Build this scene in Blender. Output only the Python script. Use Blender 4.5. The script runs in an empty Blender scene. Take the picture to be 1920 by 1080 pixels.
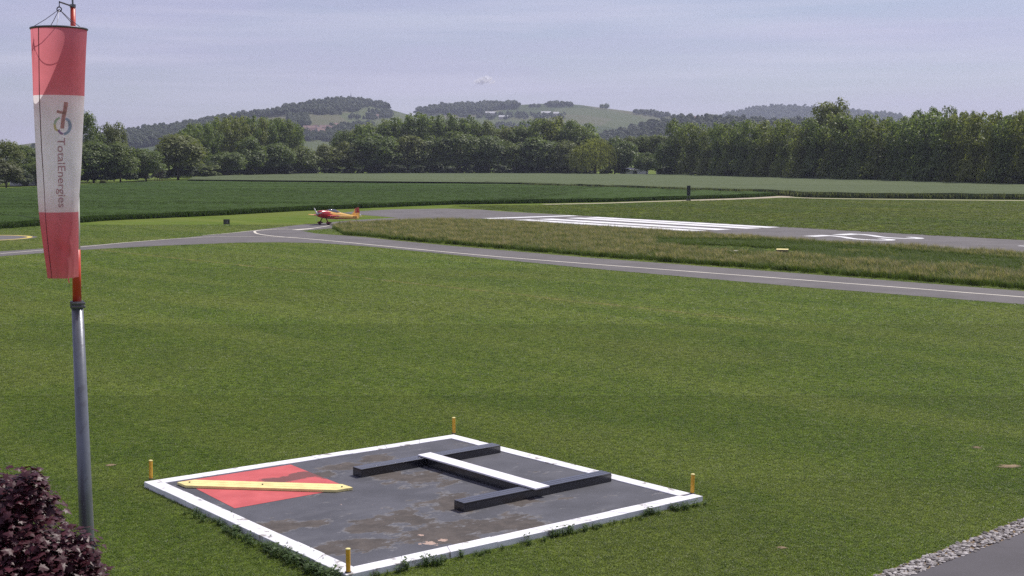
import bpy, bmesh, math, random
import numpy as np
from mathutils import Vector, Matrix

R = math.radians
rng = np.random.default_rng(7)
random.seed(7)
scene = bpy.context.scene
COL = scene.collection

# ------------------------------------------------------------------ camera, light, exposure
F, H, HZ = 2500.0, 8.3, 295.0            # focal length in photo pixels, camera height, horizon row
PITCH = math.atan((540 - HZ) / F)
cam = bpy.data.cameras.new('camera')
cam.sensor_width = 36.0
cam.lens = F / 1920 * 36
cam.clip_start, cam.clip_end = 0.1, 30000
camo = bpy.data.objects.new('camera', cam)
COL.objects.link(camo)
camo.location = (0, 0, H)
camo.rotation_euler = (math.pi / 2 - PITCH, 0, 0)
scene.camera = camo

SUN_AZ, SUN_EL = R(48), R(55)            # clockwise from the view direction
world = bpy.data.worlds.new('World')
scene.world = world
world.use_nodes = True
wn = world.node_tree
wn.nodes.clear()
sky = wn.nodes.new('ShaderNodeTexSky')
sky.sky_type = 'NISHITA'
sky.sun_disc = False
sky.sun_elevation = SUN_EL
sky.sun_rotation = SUN_AZ
sky.altitude = 500
sky.air_density, sky.dust_density, sky.ozone_density = 1.0, 1.0, 2.5
wbg = wn.nodes.new('ShaderNodeBackground')
wbg.inputs['Strength'].default_value = 0.082
wout = wn.nodes.new('ShaderNodeOutputWorld')
wtc = wn.nodes.new('ShaderNodeTexCoord')
wmap = wn.nodes.new('ShaderNodeMapping')
wmap.inputs['Rotation'].default_value = (0, R(9), 0)
wmap.inputs['Scale'].default_value = (2.0, 2.0, 16.0)
wnz = wn.nodes.new('ShaderNodeTexNoise')
wnz.inputs['Scale'].default_value = 1.6
wnz.inputs['Detail'].default_value = 7
wnz.inputs['Roughness'].default_value = 0.55
wrm = wn.nodes.new('ShaderNodeMapRange')
wrm.inputs['From Min'].default_value, wrm.inputs['From Max'].default_value = 0.40, 0.64
wrm.inputs['To Min'].default_value, wrm.inputs['To Max'].default_value = 0.40, 0.64
wmx = wn.nodes.new('ShaderNodeMix')
wmx.data_type = 'RGBA'
wmx.inputs['B'].default_value = (6.1, 5.55, 8.3, 1)      # thin cirrus veil
L = wn.links.new
L(wtc.outputs['Generated'], wmap.inputs['Vector'])
L(wmap.outputs['Vector'], wnz.inputs['Vector'])
L(wnz.outputs['Fac'], wrm.inputs['Value'])
L(wrm.outputs['Result'], wmx.inputs['Factor'])
L(sky.outputs['Color'], wmx.inputs['A'])
wmap2 = wn.nodes.new('ShaderNodeMapping')
wmap2.inputs['Rotation'].default_value = (0, R(-5), 0)
wmap2.inputs['Scale'].default_value = (1.2, 1.2, 22.0)
wnz2 = wn.nodes.new('ShaderNodeTexNoise')
wnz2.inputs['Scale'].default_value = 2.6
wnz2.inputs['Detail'].default_value = 8
wnz2.inputs['Roughness'].default_value = 0.6
wrm2 = wn.nodes.new('ShaderNodeMapRange')
wrm2.inputs['From Min'].default_value, wrm2.inputs['From Max'].default_value = 0.44, 0.70
wrm2.inputs['To Min'].default_value, wrm2.inputs['To Max'].default_value = 0.0, 0.42
wmx2 = wn.nodes.new('ShaderNodeMix')
wmx2.data_type = 'RGBA'
wmx2.inputs['B'].default_value = (8.2, 7.9, 9.6, 1)
L(wtc.outputs['Generated'], wmap2.inputs['Vector'])
L(wmap2.outputs['Vector'], wnz2.inputs['Vector'])
L(wnz2.outputs['Fac'], wrm2.inputs['Value'])
L(wrm2.outputs['Result'], wmx2.inputs['Factor'])
L(wmx.outputs['Result'], wmx2.inputs['A'])
L(wmx2.outputs['Result'], wbg.inputs['Color'])
L(wbg.outputs['Background'], wout.inputs['Surface'])

sun = bpy.data.lights.new('sun', 'SUN')
sun.energy = 4.3
sun.angle = R(0.53)
sun.color = (1.0, 0.95, 0.88)
suno = bpy.data.objects.new('sun', sun)
COL.objects.link(suno)
SUNV = Vector((math.sin(SUN_AZ) * math.cos(SUN_EL), math.cos(SUN_AZ) * math.cos(SUN_EL), math.sin(SUN_EL)))
suno.rotation_euler = SUNV.to_track_quat('Z', 'Y').to_euler()
suno.location = (60, 60, 120)

vs = scene.view_settings
vs.view_transform = 'Standard'
vs.look = 'None'
vs.exposure = 0.13
vs.gamma = 1.0
vs.use_curve_mapping = False
scene.cycles.use_denoising = False
scene.cycles.max_bounces = 8
scene.cycles.transparent_max_bounces = 48
scene.cycles.volume_bounces = 0

# ------------------------------------------------------------------ geometry of the view: photo pixel -> place
PC, PS = math.cos(PITCH), math.sin(PITCH)


def ray(px, py):
    y = -(py - 540) / F
    return np.array([(px - 960) / F, PC + y * PS, -PS + y * PC])


def G(px, py, z=0.0):                     # point on the level z
    d = ray(px, py)
    t = (z - H) / d[2]
    return (d[0] * t, d[1] * t, z)


def W(px, py, Y):                         # point on the upright plane at distance Y
    d = ray(px, py)
    t = Y / d[1]
    return (d[0] * t, Y, H + d[2] * t)


def interp(pts, x):
    return float(np.interp(x, [p[0] for p in pts], [p[1] for p in pts]))


def in_poly(x, y, poly):
    x, y = np.asarray(x, float), np.asarray(y, float)
    inside = np.zeros(x.shape, bool)
    n = len(poly)
    for i in range(n):
        x1, y1 = poly[i][:2]
        x2, y2 = poly[(i + 1) % n][:2]
        if y1 == y2:
            continue
        c = ((y1 > y) != (y2 > y)) & (x < (x2 - x1) * (y - y1) / (y2 - y1) + x1)
        inside ^= c
    return inside


# ------------------------------------------------------------------ materials
def new_mat(name):
    m = bpy.data.materials.new(name)
    m.use_nodes = True
    nt = m.node_tree
    return m, nt, nt.nodes['Principled BSDF']


def node(nt, t, **kw):
    n = nt.nodes.new(t)
    for k, v in kw.items():
        setattr(n, k, v)
    return n


def setin(nt, sock, v):
    if hasattr(v, 'links') or isinstance(v, bpy.types.NodeSocket):
        nt.links.new(v, sock)
    else:
        sock.default_value = v


def rgba(c):
    return (c[0], c[1], c[2], 1)


def mixc(nt, fac, a, b, blend='MIX'):
    n = node(nt, 'ShaderNodeMix', data_type='RGBA', blend_type=blend)
    setin(nt, n.inputs['Factor'], fac)
    setin(nt, n.inputs['A'], rgba(a) if isinstance(a, tuple) else a)
    setin(nt, n.inputs['B'], rgba(b) if isinstance(b, tuple) else b)
    return n.outputs['Result']


def noise(nt, scale, detail=4, rough=0.55, coord=None, stretch=None, rot=0.0):
    n = node(nt, 'ShaderNodeTexNoise')
    n.inputs['Scale'].default_value = scale
    n.inputs['Detail'].default_value = detail
    n.inputs['Roughness'].default_value = rough
    if coord is None:
        coord = node(nt, 'ShaderNodeNewGeometry').outputs['Position']
    if stretch or rot:
        mp = node(nt, 'ShaderNodeMapping')
        mp.vector_type = 'TEXTURE'          # long axis turned by rot
        mp.inputs['Scale'].default_value = tuple(1 / q for q in (stretch or (1, 1, 1)))
        mp.inputs['Rotation'].default_value = (0, 0, rot)
        nt.links.new(coord, mp.inputs['Vector'])
        coord = mp.outputs['Vector']
    nt.links.new(coord, n.inputs['Vector'])
    return n.outputs['Fac']


def ramp(nt, v, a, b, lo=0.0, hi=1.0, smooth=True):
    n = node(nt, 'ShaderNodeMapRange')
    n.interpolation_type = 'SMOOTHSTEP' if smooth else 'LINEAR'
    nt.links.new(v, n.inputs['Value'])
    n.inputs['From Min'].default_value, n.inputs['From Max'].default_value = a, b
    n.inputs['To Min'].default_value, n.inputs['To Max'].default_value = lo, hi
    return n.outputs['Result']


def math_n(nt, op, a, b=None):
    n = node(nt, 'ShaderNodeMath', operation=op)
    setin(nt, n.inputs[0], a)
    if b is not None:
        setin(nt, n.inputs[1], b)
    return n.outputs[0]


def bump(nt, p, h, strength=0.3, dist=0.02):
    b = node(nt, 'ShaderNodeBump')
    b.inputs['Strength'].default_value = strength
    b.inputs['Distance'].default_value = dist
    nt.links.new(h, b.inputs['Height'])
    nt.links.new(b.outputs['Normal'], p.inputs['Normal'])


def paint(name, c, rough=0.5, spec=0.4, wear=None, wscale=12, wlo=0.6, wamt=0.6, coord='Object', metallic=0.0, bmp=0.1):
    m, nt, p = new_mat(name)
    oc = node(nt, 'ShaderNodeTexCoord').outputs[coord]
    v = noise(nt, wscale * 0.4, 5, 0.6, oc)
    col = mixc(nt, ramp(nt, v, 0.3, 0.7), tuple(x * 0.86 for x in c), tuple(min(1, x * 1.08) for x in c))
    if wear:
        w = noise(nt, wscale, 6, 0.62, oc)
        col = mixc(nt, ramp(nt, w, wlo, wlo + 0.06, 0, wamt), col, wear)
    nt.links.new(col, p.inputs['Base Color'])
    p.inputs['Roughness'].default_value = rough
    p.inputs['Specular IOR Level'].default_value = spec
    p.inputs['Metallic'].default_value = metallic
    if bmp:
        bump(nt, p, noise(nt, wscale * 3, 4, 0.6, oc), bmp, 0.01)
    return m


def tint_attr(nt):
    a = node(nt, 'ShaderNodeAttribute', attribute_type='INSTANCER', attribute_name='tint')
    return a.outputs['Fac']


# lawn colour shared by the sheet and the tufts that stand on it
LA, LB = G(330, 484), G(1440, 603)        # a pale mower line across the lawn


def lawn_colour(nt):
    geo = node(nt, 'ShaderNodeNewGeometry').outputs['Position']
    big = noise(nt, 0.05, 3, 0.5, geo)
    mid = noise(nt, 0.32, 4, 0.6, geo, (1.0, 0.8, 1))
    fine = noise(nt, 4.5, 4, 0.7, geo)
    stripe = noise(nt, 0.16, 3, 0.55, geo, (0.16, 1.5, 1), R(-46))
    c = mixc(nt, ramp(nt, mid, 0.30, 0.72), (0.094, 0.147, 0.020), (0.132, 0.188, 0.028))
    c = mixc(nt, ramp(nt, fine, 0.36, 0.72, 0, 0.6), c, (0.070, 0.114, 0.017))
    c = mixc(nt, ramp(nt, stripe, 0.42, 0.64, 0, 0.5), c, (0.172, 0.212, 0.046))
    c = mixc(nt, ramp(nt, big, 0.47, 0.62, 0, 0.5), c, (0.142, 0.172, 0.038))
    # mower line
    d = np.array([LB[0] - LA[0], LB[1] - LA[1]])
    d /= np.hypot(*d)
    nx, ny = -d[1], d[0]
    off = -(nx * LA[0] + ny * LA[1])
    dp = node(nt, 'ShaderNodeVectorMath', operation='DOT_PRODUCT')
    nt.links.new(geo, dp.inputs[0])
    dp.inputs[1].default_value = (nx, ny, 0)
    wob = math_n(nt, 'MULTIPLY', math_n(nt, 'SUBTRACT', noise(nt, 0.18, 2, 0.5, geo), 0.5), 1.2)
    s = math_n(nt, 'ADD', math_n(nt, 'ADD', dp.outputs['Value'], off), wob)
    a = ramp(nt, math_n(nt, 'ABSOLUTE', s), 0.03, 0.55, 1, 0)
    px = node(nt, 'ShaderNodeSeparateXYZ')
    nt.links.new(geo, px.inputs[0])
    a = math_n(nt, 'MULTIPLY', a, ramp(nt, px.outputs['X'], LB[0] - 4, LB[0] + 2, 1, 0))
    a = math_n(nt, 'MULTIPLY', a, ramp(nt, noise(nt, 0.7, 3, 0.6, geo), 0.35, 0.6, 0.1, 0.85))
    c = mixc(nt, a, c, (0.22, 0.205, 0.075))
    return c


def foliage_shader(nt, p, col, trans=0.4, rough=0.6, spec=0.25):
    nt.links.new(col, p.inputs['Base Color'])
    p.inputs['Roughness'].default_value = rough
    p.inputs['Specular IOR Level'].default_value = spec
    t = node(nt, 'ShaderNodeBsdfTranslucent')
    tc = mixc(nt, 1.0, col, (1.25, 1.3, 0.7), 'MULTIPLY')
    nt.links.new(tc, t.inputs['Color'])
    mx = node(nt, 'ShaderNodeMixShader')
    mx.inputs['Fac'].default_value = trans
    nt.links.new(p.outputs['BSDF'], mx.inputs[1])
    nt.links.new(t.outputs['BSDF'], mx.inputs[2])
    nt.links.new(mx.outputs['Shader'], nt.nodes['Material Output'].inputs['Surface'])


def m_lawn_ground():
    m, nt, p = new_mat('lawn_ground')
    c = mixc(nt, 1.0, lawn_colour(nt), (0.92, 0.9, 0.9), 'MULTIPLY')
    nt.links.new(c, p.inputs['Base Color'])
    p.inputs['Roughness'].default_value = 0.95
    p.inputs['Specular IOR Level'].default_value = 0.05
    bump(nt, p, noise(nt, 7, 5, 0.7), 0.6, 0.05)
    return m


def m_lawn_blades():
    m, nt, p = new_mat('lawn_blades')
    t = tint_attr(nt)
    c = lawn_colour(nt)
    c = mixc(nt, ramp(nt, t, 0.55, 0.95, 0, 0.6), c, (0.22, 0.25, 0.07))
    c = mixc(nt, ramp(nt, t, 0.0, 0.3, 0.55, 0), c, (0.038, 0.076, 0.011))
    c = mixc(nt, ramp(nt, t, 1.5, 1.6), c, (0.30, 0.32, 0.20))      # clover and daisies
    foliage_shader(nt, p, c, 0.4, 0.45, 0.4)
    return m


def m_leaf(name, ca, cb, cc, trans=0.35, rough=0.55, spec=0.3):
    m, nt, p = new_mat(name)
    oi = node(nt, 'ShaderNodeObjectInfo').outputs['Random']
    isl = node(nt, 'ShaderNodeNewGeometry').outputs['Random Per Island']
    c = mixc(nt, isl, ca, cb)
    c = mixc(nt, ramp(nt, oi, 0.35, 1.0, 0, 0.85), c, cc)
    foliage_shader(nt, p, c, trans, rough, spec)
    return m


def m_crop(name, ca, cb, row_dir=0.5, line=None):
    m, nt, p = new_mat(name)
    geo = node(nt, 'ShaderNodeNewGeometry').outputs['Position']
    c = mixc(nt, ramp(nt, noise(nt, 0.035, 4, 0.6, geo, (0.4, 1.6, 1), row_dir), 0.3, 0.7), ca, cb)
    c = mixc(nt, ramp(nt, noise(nt, 0.6, 5, 0.7, geo), 0.3, 0.75, 0, 0.5), c, tuple(x * 0.62 for x in ca))
    if line:
        dp = node(nt, 'ShaderNodeVectorMath', operation='DOT_PRODUCT')
        nt.links.new(geo, dp.inputs[0])
        dp.inputs[1].default_value = (0.807, 0.590, 0)
        md = math_n(nt, 'MODULO', math_n(nt, 'ADD', dp.outputs['Value'], 1000.0), line)
        c = mixc(nt, ramp(nt, md, 0.8, 0.9, 0.75, 0), c, tuple(x * 0.35 for x in ca))
    nt.links.new(c, p.inputs['Base Color'])
    p.inputs['Roughness'].default_value = 0.9
    p.inputs['Specular IOR Level'].default_value = 0.1
    bump(nt, p, noise(nt, 3.0, 5, 0.75, geo), 0.9, 0.25)
    return m


def m_asphalt(name, c, stain=0.5):
    m, nt, p = new_mat(name)
    geo = node(nt, 'ShaderNodeNewGeometry').outputs['Position']
    col = mixc(nt, ramp(nt, noise(nt, 0.25, 5, 0.6, geo), 0.3, 0.7), tuple(x * 0.82 for x in c), tuple(x * 1.12 for x in c))
    col = mixc(nt, ramp(nt, noise(nt, 30, 3, 0.7, geo), 0.35, 0.75, 0, 0.35), col, tuple(x * 1.5 for x in c))
    col = mixc(nt, ramp(nt, noise(nt, 1.3, 5, 0.7, geo, (0.25, 1.2, 1), -0.75), 0.58, 0.68, 0, stain), col, tuple(x * 0.7 for x in c))
    nt.links.new(col, p.inputs['Base Color'])
    p.inputs['Roughness'].default_value = 0.88
    p.inputs['Specular IOR Level'].default_value = 0.25
    bump(nt, p, noise(nt, 60, 3, 0.7, geo), 0.25, 0.01)
    return m


M = {}
M['lawn'] = m_lawn_ground()
M['blades'] = m_lawn_blades()
M['asphalt'] = m_asphalt('asphalt', (0.122, 0.113, 0.112))
M['asphalt_dark'] = m_asphalt('asphalt_dark', (0.085, 0.080, 0.086), 0.3)
M['white_mark'] = paint('white_marking', (0.72, 0.72, 0.72), 0.7, 0.3, (0.3, 0.29, 0.28), 1.2, 0.66, 0.4)
M['pale_mark'] = paint('pale_marking', (0.66, 0.62, 0.52), 0.7, 0.3, (0.25, 0.24, 0.22), 1.2, 0.66, 0.4)
M['yellow_mark'] = paint('yellow_marking', (0.62, 0.48, 0.10), 0.7, 0.3)
M['white_paint'] = paint('white_paint', (0.78, 0.78, 0.80), 0.6, 0.35, (0.24, 0.21, 0.18), 2.6, 0.58, 0.8)
M['white_clean'] = paint('white_board_paint', (0.80, 0.79, 0.82), 0.5, 0.35, (0.45, 0.42, 0.4), 5.0, 0.66, 0.4)
M['black_paint'] = paint('black_paint', (0.016, 0.016, 0.021), 0.24, 0.8, (0.06, 0.06, 0.065), 7.0, 0.64, 0.4, bmp=0.02)
M['black_paint'].node_tree.nodes['Principled BSDF'].inputs['Coat Weight'].default_value = 0.5
M['black_paint'].node_tree.nodes['Principled BSDF'].inputs['Coat Roughness'].default_value = 0.12
M['yellow_paint'] = paint('yellow_paint', (0.82, 0.71, 0.30), 0.5, 0.35, (0.4, 0.33, 0.14), 9.0, 0.66, 0.5)
M['post_yellow'] = paint('post_yellow', (0.66, 0.36, 0.035), 0.45, 0.4, (0.4, 0.25, 0.07), 14.0, 0.66, 0.5)
M['steel'] = paint('galvanised_steel', (0.16, 0.17, 0.195), 0.34, 0.5, (0.11, 0.11, 0.125), 9.0, 0.58, 0.6, metallic=0.35)
M['dark_steel'] = paint('dark_steel', (0.10, 0.10, 0.12), 0.45, 0.5, metallic=0.6)
M['red_pole'] = paint('red_pole_paint', (0.55, 0.055, 0.03), 0.4, 0.45)
M['white_pole'] = paint('white_pole_paint', (0.78, 0.77, 0.74), 0.4, 0.45)
M['tan'] = paint('dirt_track', (0.42, 0.37, 0.28), 0.95, 0.1, (0.22, 0.22, 0.12), 0.4, 0.58, 0.6, coord='Generated', bmp=0)
M['soil'] = paint('bare_soil', (0.25, 0.185, 0.12), 0.95, 0.1, (0.12, 0.10, 0.05), 9, 0.55, 0.6)
M['bark'] = paint('bark', (0.085, 0.066, 0.048), 0.9, 0.15)
M['leaf'] = m_leaf('broadleaf', (0.070, 0.105, 0.028), (0.160, 0.205, 0.062), (0.150, 0.168, 0.050), 0.42, 0.5, 0.25)
M['poplar_leaf'] = m_leaf('poplar_leaf', (0.078, 0.118, 0.036), (0.185, 0.235, 0.078), (0.185, 0.205, 0.055), 0.48, 0.5, 0.25)
M['willow_leaf'] = m_leaf('willow_leaf', (0.165, 0.190, 0.052), (0.250, 0.265, 0.085), (0.21, 0.23, 0.07), 0.5)
M['olive_leaf'] = m_leaf('olive_leaf', (0.085, 0.100, 0.040), (0.125, 0.138, 0.058), (0.11, 0.12, 0.05))
M['hill_leaf'] = m_leaf('hill_leaf', (0.050, 0.070, 0.032), (0.072, 0.094, 0.044), (0.06, 0.08, 0.038))
M['purple_leaf'] = m_leaf('purple_leaf', (0.030, 0.008, 0.013), (0.082, 0.018, 0.028), (0.05, 0.014, 0.02), 0.2, 0.45, 0.35)
M['wheat'] = m_crop('wheat', (0.040, 0.078, 0.011), (0.054, 0.096, 0.014), R(-54), 21.0)
M['barley'] = m_crop('barley', (0.094, 0.122, 0.056), (0.114, 0.142, 0.068), R(-20))
M['wheat_edge'] = m_leaf('wheat_edge', (0.034, 0.066, 0.014), (0.056, 0.092, 0.020), (0.045, 0.08, 0.018), 0.35, 0.6, 0.15)


def meadow_colour(nt):
    geo = node(nt, 'ShaderNodeNewGeometry').outputs['Position']
    c = mixc(nt, ramp(nt, noise(nt, 0.03, 4, 0.6, geo, (0.7, 1.2, 1), R(-53)), 0.35, 0.65), (0.074, 0.118, 0.014), (0.124, 0.152, 0.022))
    c = mixc(nt, ramp(nt, noise(nt, 0.22, 5, 0.65, geo, (0.25, 1.4, 1), R(-53)), 0.45, 0.66, 0, 0.7), c, (0.054, 0.092, 0.012))
    return mixc(nt, ramp(nt, noise(nt, 0.9, 6, 0.75, geo), 0.45, 0.7, 0, 0.5), c, (0.155, 0.165, 0.035))


m, nt, p = new_mat('meadow_blade')
t = tint_attr(nt)
c = mixc(nt, ramp(nt, t, 0.6, 1.0, 0, 0.4), meadow_colour(nt), (0.17, 0.185, 0.045))
foliage_shader(nt, p, mixc(nt, ramp(nt, t, 0.0, 0.35, 0.4, 0), c, (0.045, 0.080, 0.010)), 0.4, 0.55, 0.2)
M['meadow_blade'] = m
M['barley_edge'] = m_leaf('barley_edge', (0.10, 0.125, 0.055), (0.16, 0.18, 0.085), (0.12, 0.14, 0.06), 0.4)

# ------------------------------------------------------------------ mesh helpers


def mesh_from(name, verts, faces, mats, fmat=None, smooth=False):
    me = bpy.data.meshes.new(name)
    me.from_pydata([tuple(v) for v in verts], [], [tuple(f) for f in faces])
    for m in (mats if isinstance(mats, (list, tuple)) else [mats]):
        me.materials.append(m)
    if fmat is not None:
        me.polygons.foreach_set('material_index', np.asarray(fmat, np.int32))
    if smooth:
        me.polygons.foreach_set('use_smooth', np.ones(len(me.polygons), bool))
    me.update()
    return me


def quads_mesh(name, V, k, mat):
    """V: (n*k, 3) vertices, k per face, every face its own island."""
    n = len(V) // k
    me = bpy.data.meshes.new(name)
    me.vertices.add(n * k)
    me.vertices.foreach_set('co', np.asarray(V, np.float32).ravel())
    me.loops.add(n * k)
    me.loops.foreach_set('vertex_index', np.arange(n * k, dtype=np.int32))
    me.polygons.add(n)
    me.polygons.foreach_set('loop_start', np.arange(0, n * k, k, dtype=np.int32))
    me.materials.append(mat)
    me.update()
    me.validate()
    return me


def link(name, data, parent=None, label=None, cat=None, group=None, kind=None, loc=None):
    o = bpy.data.objects.new(name, data)
    COL.objects.link(o)
    if parent:
        o.parent = parent
    if loc is not None:
        o.location = loc
    for k, v in (('label', label), ('category', cat), ('group', group), ('kind', kind)):
        if v:
            o[k] = v
    return o


def thing(name, label, cat, loc=(0, 0, 0), rz=0.0, group=None):
    o = link(name, None, None, label, cat, group, None, loc)
    o.rotation_euler = (0, 0, rz)
    o.empty_display_size = 0.3
    return o


def copy_tree(o, parent=None):
    c = o.copy()
    COL.objects.link(c)
    c.parent = parent
    for ch in list(o.children):
        copy_tree(ch, c)
    return c


class MB:
    def __init__(self):
        self.v, self.f = [], []

    def add(self, vs, fs):
        b = len(self.v)
        self.v += [tuple(x) for x in vs]
        self.f += [tuple(i + b for i in f) for f in fs]

    def box(self, x0, x1, y0, y1, z0, z1):
        self.hexa([(x0, y0, z0), (x1, y0, z0), (x1, y1, z0), (x0, y1, z0)], [(x0, y0, z1), (x1, y0, z1), (x1, y1, z1), (x0, y1, z1)])

    def hexa(self, lo, hi):                # prism between two polygons of equal corner count (counter-clockwise from above)
        n = len(lo)
        fs = [tuple(range(n - 1, -1, -1)), tuple(range(n, 2 * n))]
        for i in range(n):
            j = (i + 1) % n
            fs.append((i, j, n + j, n + i))
        self.add(list(lo) + list(hi), fs)

    def prism(self, poly, z0, z1):
        a = sum(poly[i][0] * poly[(i + 1) % len(poly)][1] - poly[(i + 1) % len(poly)][0] * poly[i][1] for i in range(len(poly)))
        if a < 0:
            poly = poly[::-1]
        self.hexa([(p[0], p[1], z0) for p in poly], [(p[0], p[1], z1) for p in poly])

    def tube(self, pts, rad, n=10, cap=True):
        pts = [Vector(p) for p in pts]
        rad = rad if isinstance(rad, (list, tuple)) else [rad] * len(pts)
        rings = []
        up = Vector((0.31, 0.77, 0.55)).normalized()
        for i, p in enumerate(pts):
            t = (pts[min(i + 1, len(pts) - 1)] - pts[max(i - 1, 0)]).normalized()
            a = t.cross(up)
            if a.length < 1e-4:
                a = t.cross(Vector((1, 0, 0)))
            a.normalize()
            b = t.cross(a)
            rings.append([p + (a * math.cos(2 * math.pi * k / n) + b * math.sin(2 * math.pi * k / n)) * rad[i] for k in range(n)])
        vs = [q for r in rings for q in r]
        fs = []
        for i in range(len(pts) - 1):
            for k in range(n):
                fs.append((i * n + k, (i + 1) * n + k, (i + 1) * n + (k + 1) % n, i * n + (k + 1) % n))
        if cap:
            fs.append(tuple(range(n)))
            fs.append(tuple((len(pts) - 1) * n + k for k in range(n - 1, -1, -1)))
        self.add(vs, fs)

    def loft(self, rings, cap=True):       # rings of equal length
        n = len(rings[0])
        fs = []
        for i in range(len(rings) - 1):
            for k in range(n):
                fs.append((i * n + k, i * n + (k + 1) % n, (i + 1) * n + (k + 1) % n, (i + 1) * n + k))
        if cap:
            fs.append(tuple(range(n - 1, -1, -1)))
            fs.append(tuple((len(rings) - 1) * n + k for k in range(n)))
        self.add([q for r in rings for q in r], fs)

    def build(self, name, mat, parent=None, smooth=False, bevel=0.0, **kw):
        me = mesh_from(name, self.v, self.f, mat, None, smooth)
        bm = bmesh.new()
        bm.from_mesh(me)
        bmesh.ops.recalc_face_normals(bm, faces=bm.faces)
        if bevel:
            bmesh.ops.bevel(bm, geom=list(bm.edges), offset=bevel, segments=1, affect='EDGES')
        bm.to_mesh(me)
        bm.free()
        return link(name, me, parent, **kw)


def sheet(name, poly, z, mat, kind='structure', parent=None, **kw):
    poly = [(p[0], p[1]) for p in poly]
    bm = bmesh.new()
    vs = [bm.verts.new((x, y, z)) for x, y in poly]
    f = bm.faces.new(vs)
    f.normal_update()
    if f.normal.z < 0:
        f.normal_flip()
    bmesh.ops.triangulate(bm, faces=bm.faces[:])
    me = bpy.data.meshes.new(name)
    bm.to_mesh(me)
    bm.free()
    me.materials.append(mat)
    return link(name, me, parent, kind=kind, **kw)


def ribbon(pts, w, closed=False):
    pts = [np.array(p[:2], float) for p in pts]
    n = len(pts)
    L_, R_ = [], []
    for i in range(n):
        a = pts[(i - 1) % n] if closed else pts[max(i - 1, 0)]
        b = pts[(i + 1) % n] if closed else pts[min(i + 1, n - 1)]
        t = (b - a) / (np.hypot(*(b - a)) + 1e-9)
        q = np.array([-t[1], t[0]]) * w / 2
        L_.append(pts[i] + q)
        R_.append(pts[i] - q)
    vs, fs = [], []
    for l, r in zip(L_, R_):
        vs += [l, r]
    m = n if closed else n - 1
    for i in range(m):
        j = (i + 1) % n
        fs.append((2 * i, 2 * i + 1, 2 * j + 1, 2 * j))
    return vs, fs


def ribbon_obj(name, lines, z, mat, parent=None, kind='structure'):
    mb = MB()
    for pts, w, cl in lines:
        v, f = ribbon(pts, w, cl)
        mb.add([(a[0], a[1], z) for a in v], f)
    return mb.build(name, mat, parent, kind=kind)


def smooth_line(pts, k=6):
    out = []
    P = [np.array(p, float) for p in pts]
    for i in range(len(P) - 1):
        p0, p1, p2, p3 = P[max(i - 1, 0)], P[i], P[i + 1], P[min(i + 2, len(P) - 1)]
        for s in range(k):
            t = s / k
            out.append(0.5 * (2 * p1 + (p2 - p0) * t + (2 * p0 - 5 * p1 + 4 * p2 - p3) * t * t + (3 * p1 - p0 - 3 * p2 + p3) * t ** 3))
    out.append(P[-1])
    return out


# ------------------------------------------------------------------ scattered cover (one object, geometry nodes)
_gn = {}


def scatter_tree():
    if 'g' in _gn:
        return _gn['g']
    ng = bpy.data.node_groups.new('scatter', 'GeometryNodeTree')
    ng.interface.new_socket('Geometry', in_out='INPUT', socket_type='NodeSocketGeometry')
    ng.interface.new_socket('Geometry', in_out='OUTPUT', socket_type='NodeSocketGeometry')
    gi, go = ng.nodes.new('NodeGroupInput'), ng.nodes.new('NodeGroupOutput')

    def attr(nm, typ):
        n = ng.nodes.new('GeometryNodeInputNamedAttribute')
        n.data_type = typ
        n.inputs['Name'].default_value = nm
        return n.outputs['Attribute']
    sep = ng.nodes.new('GeometryNodeSeparateGeometry')
    sep.domain = 'POINT'
    ng.links.new(gi.outputs[0], sep.inputs['Geometry'])
    ng.links.new(attr('is_point', 'BOOLEAN'), sep.inputs['Selection'])
    spl = ng.nodes.new('GeometryNodeSplitToInstances')
    spl.domain = 'FACE'
    ng.links.new(sep.outputs['Inverted'], spl.inputs['Geometry'])
    ng.links.new(attr('proto', 'INT'), spl.inputs['Group ID'])
    iop = ng.nodes.new('GeometryNodeInstanceOnPoints')
    iop.inputs['Pick Instance'].default_value = True
    ng.links.new(sep.outputs['Selection'], iop.inputs['Points'])
    ng.links.new(spl.outputs['Instances'], iop.inputs['Instance'])
    cx = ng.nodes.new('ShaderNodeCombineXYZ')
    ng.links.new(attr('turn', 'FLOAT'), cx.inputs['Z'])
    e2r = ng.nodes.new('FunctionNodeEulerToRotation')
    ng.links.new(cx.outputs[0], e2r.inputs[0])
    ng.links.new(e2r.outputs[0], iop.inputs['Rotation'])
    ng.links.new(attr('size', 'FLOAT_VECTOR'), iop.inputs['Scale'])
    ng.links.new(iop.outputs['Instances'], go.inputs[0])
    _gn['g'] = ng
    return ng


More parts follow.
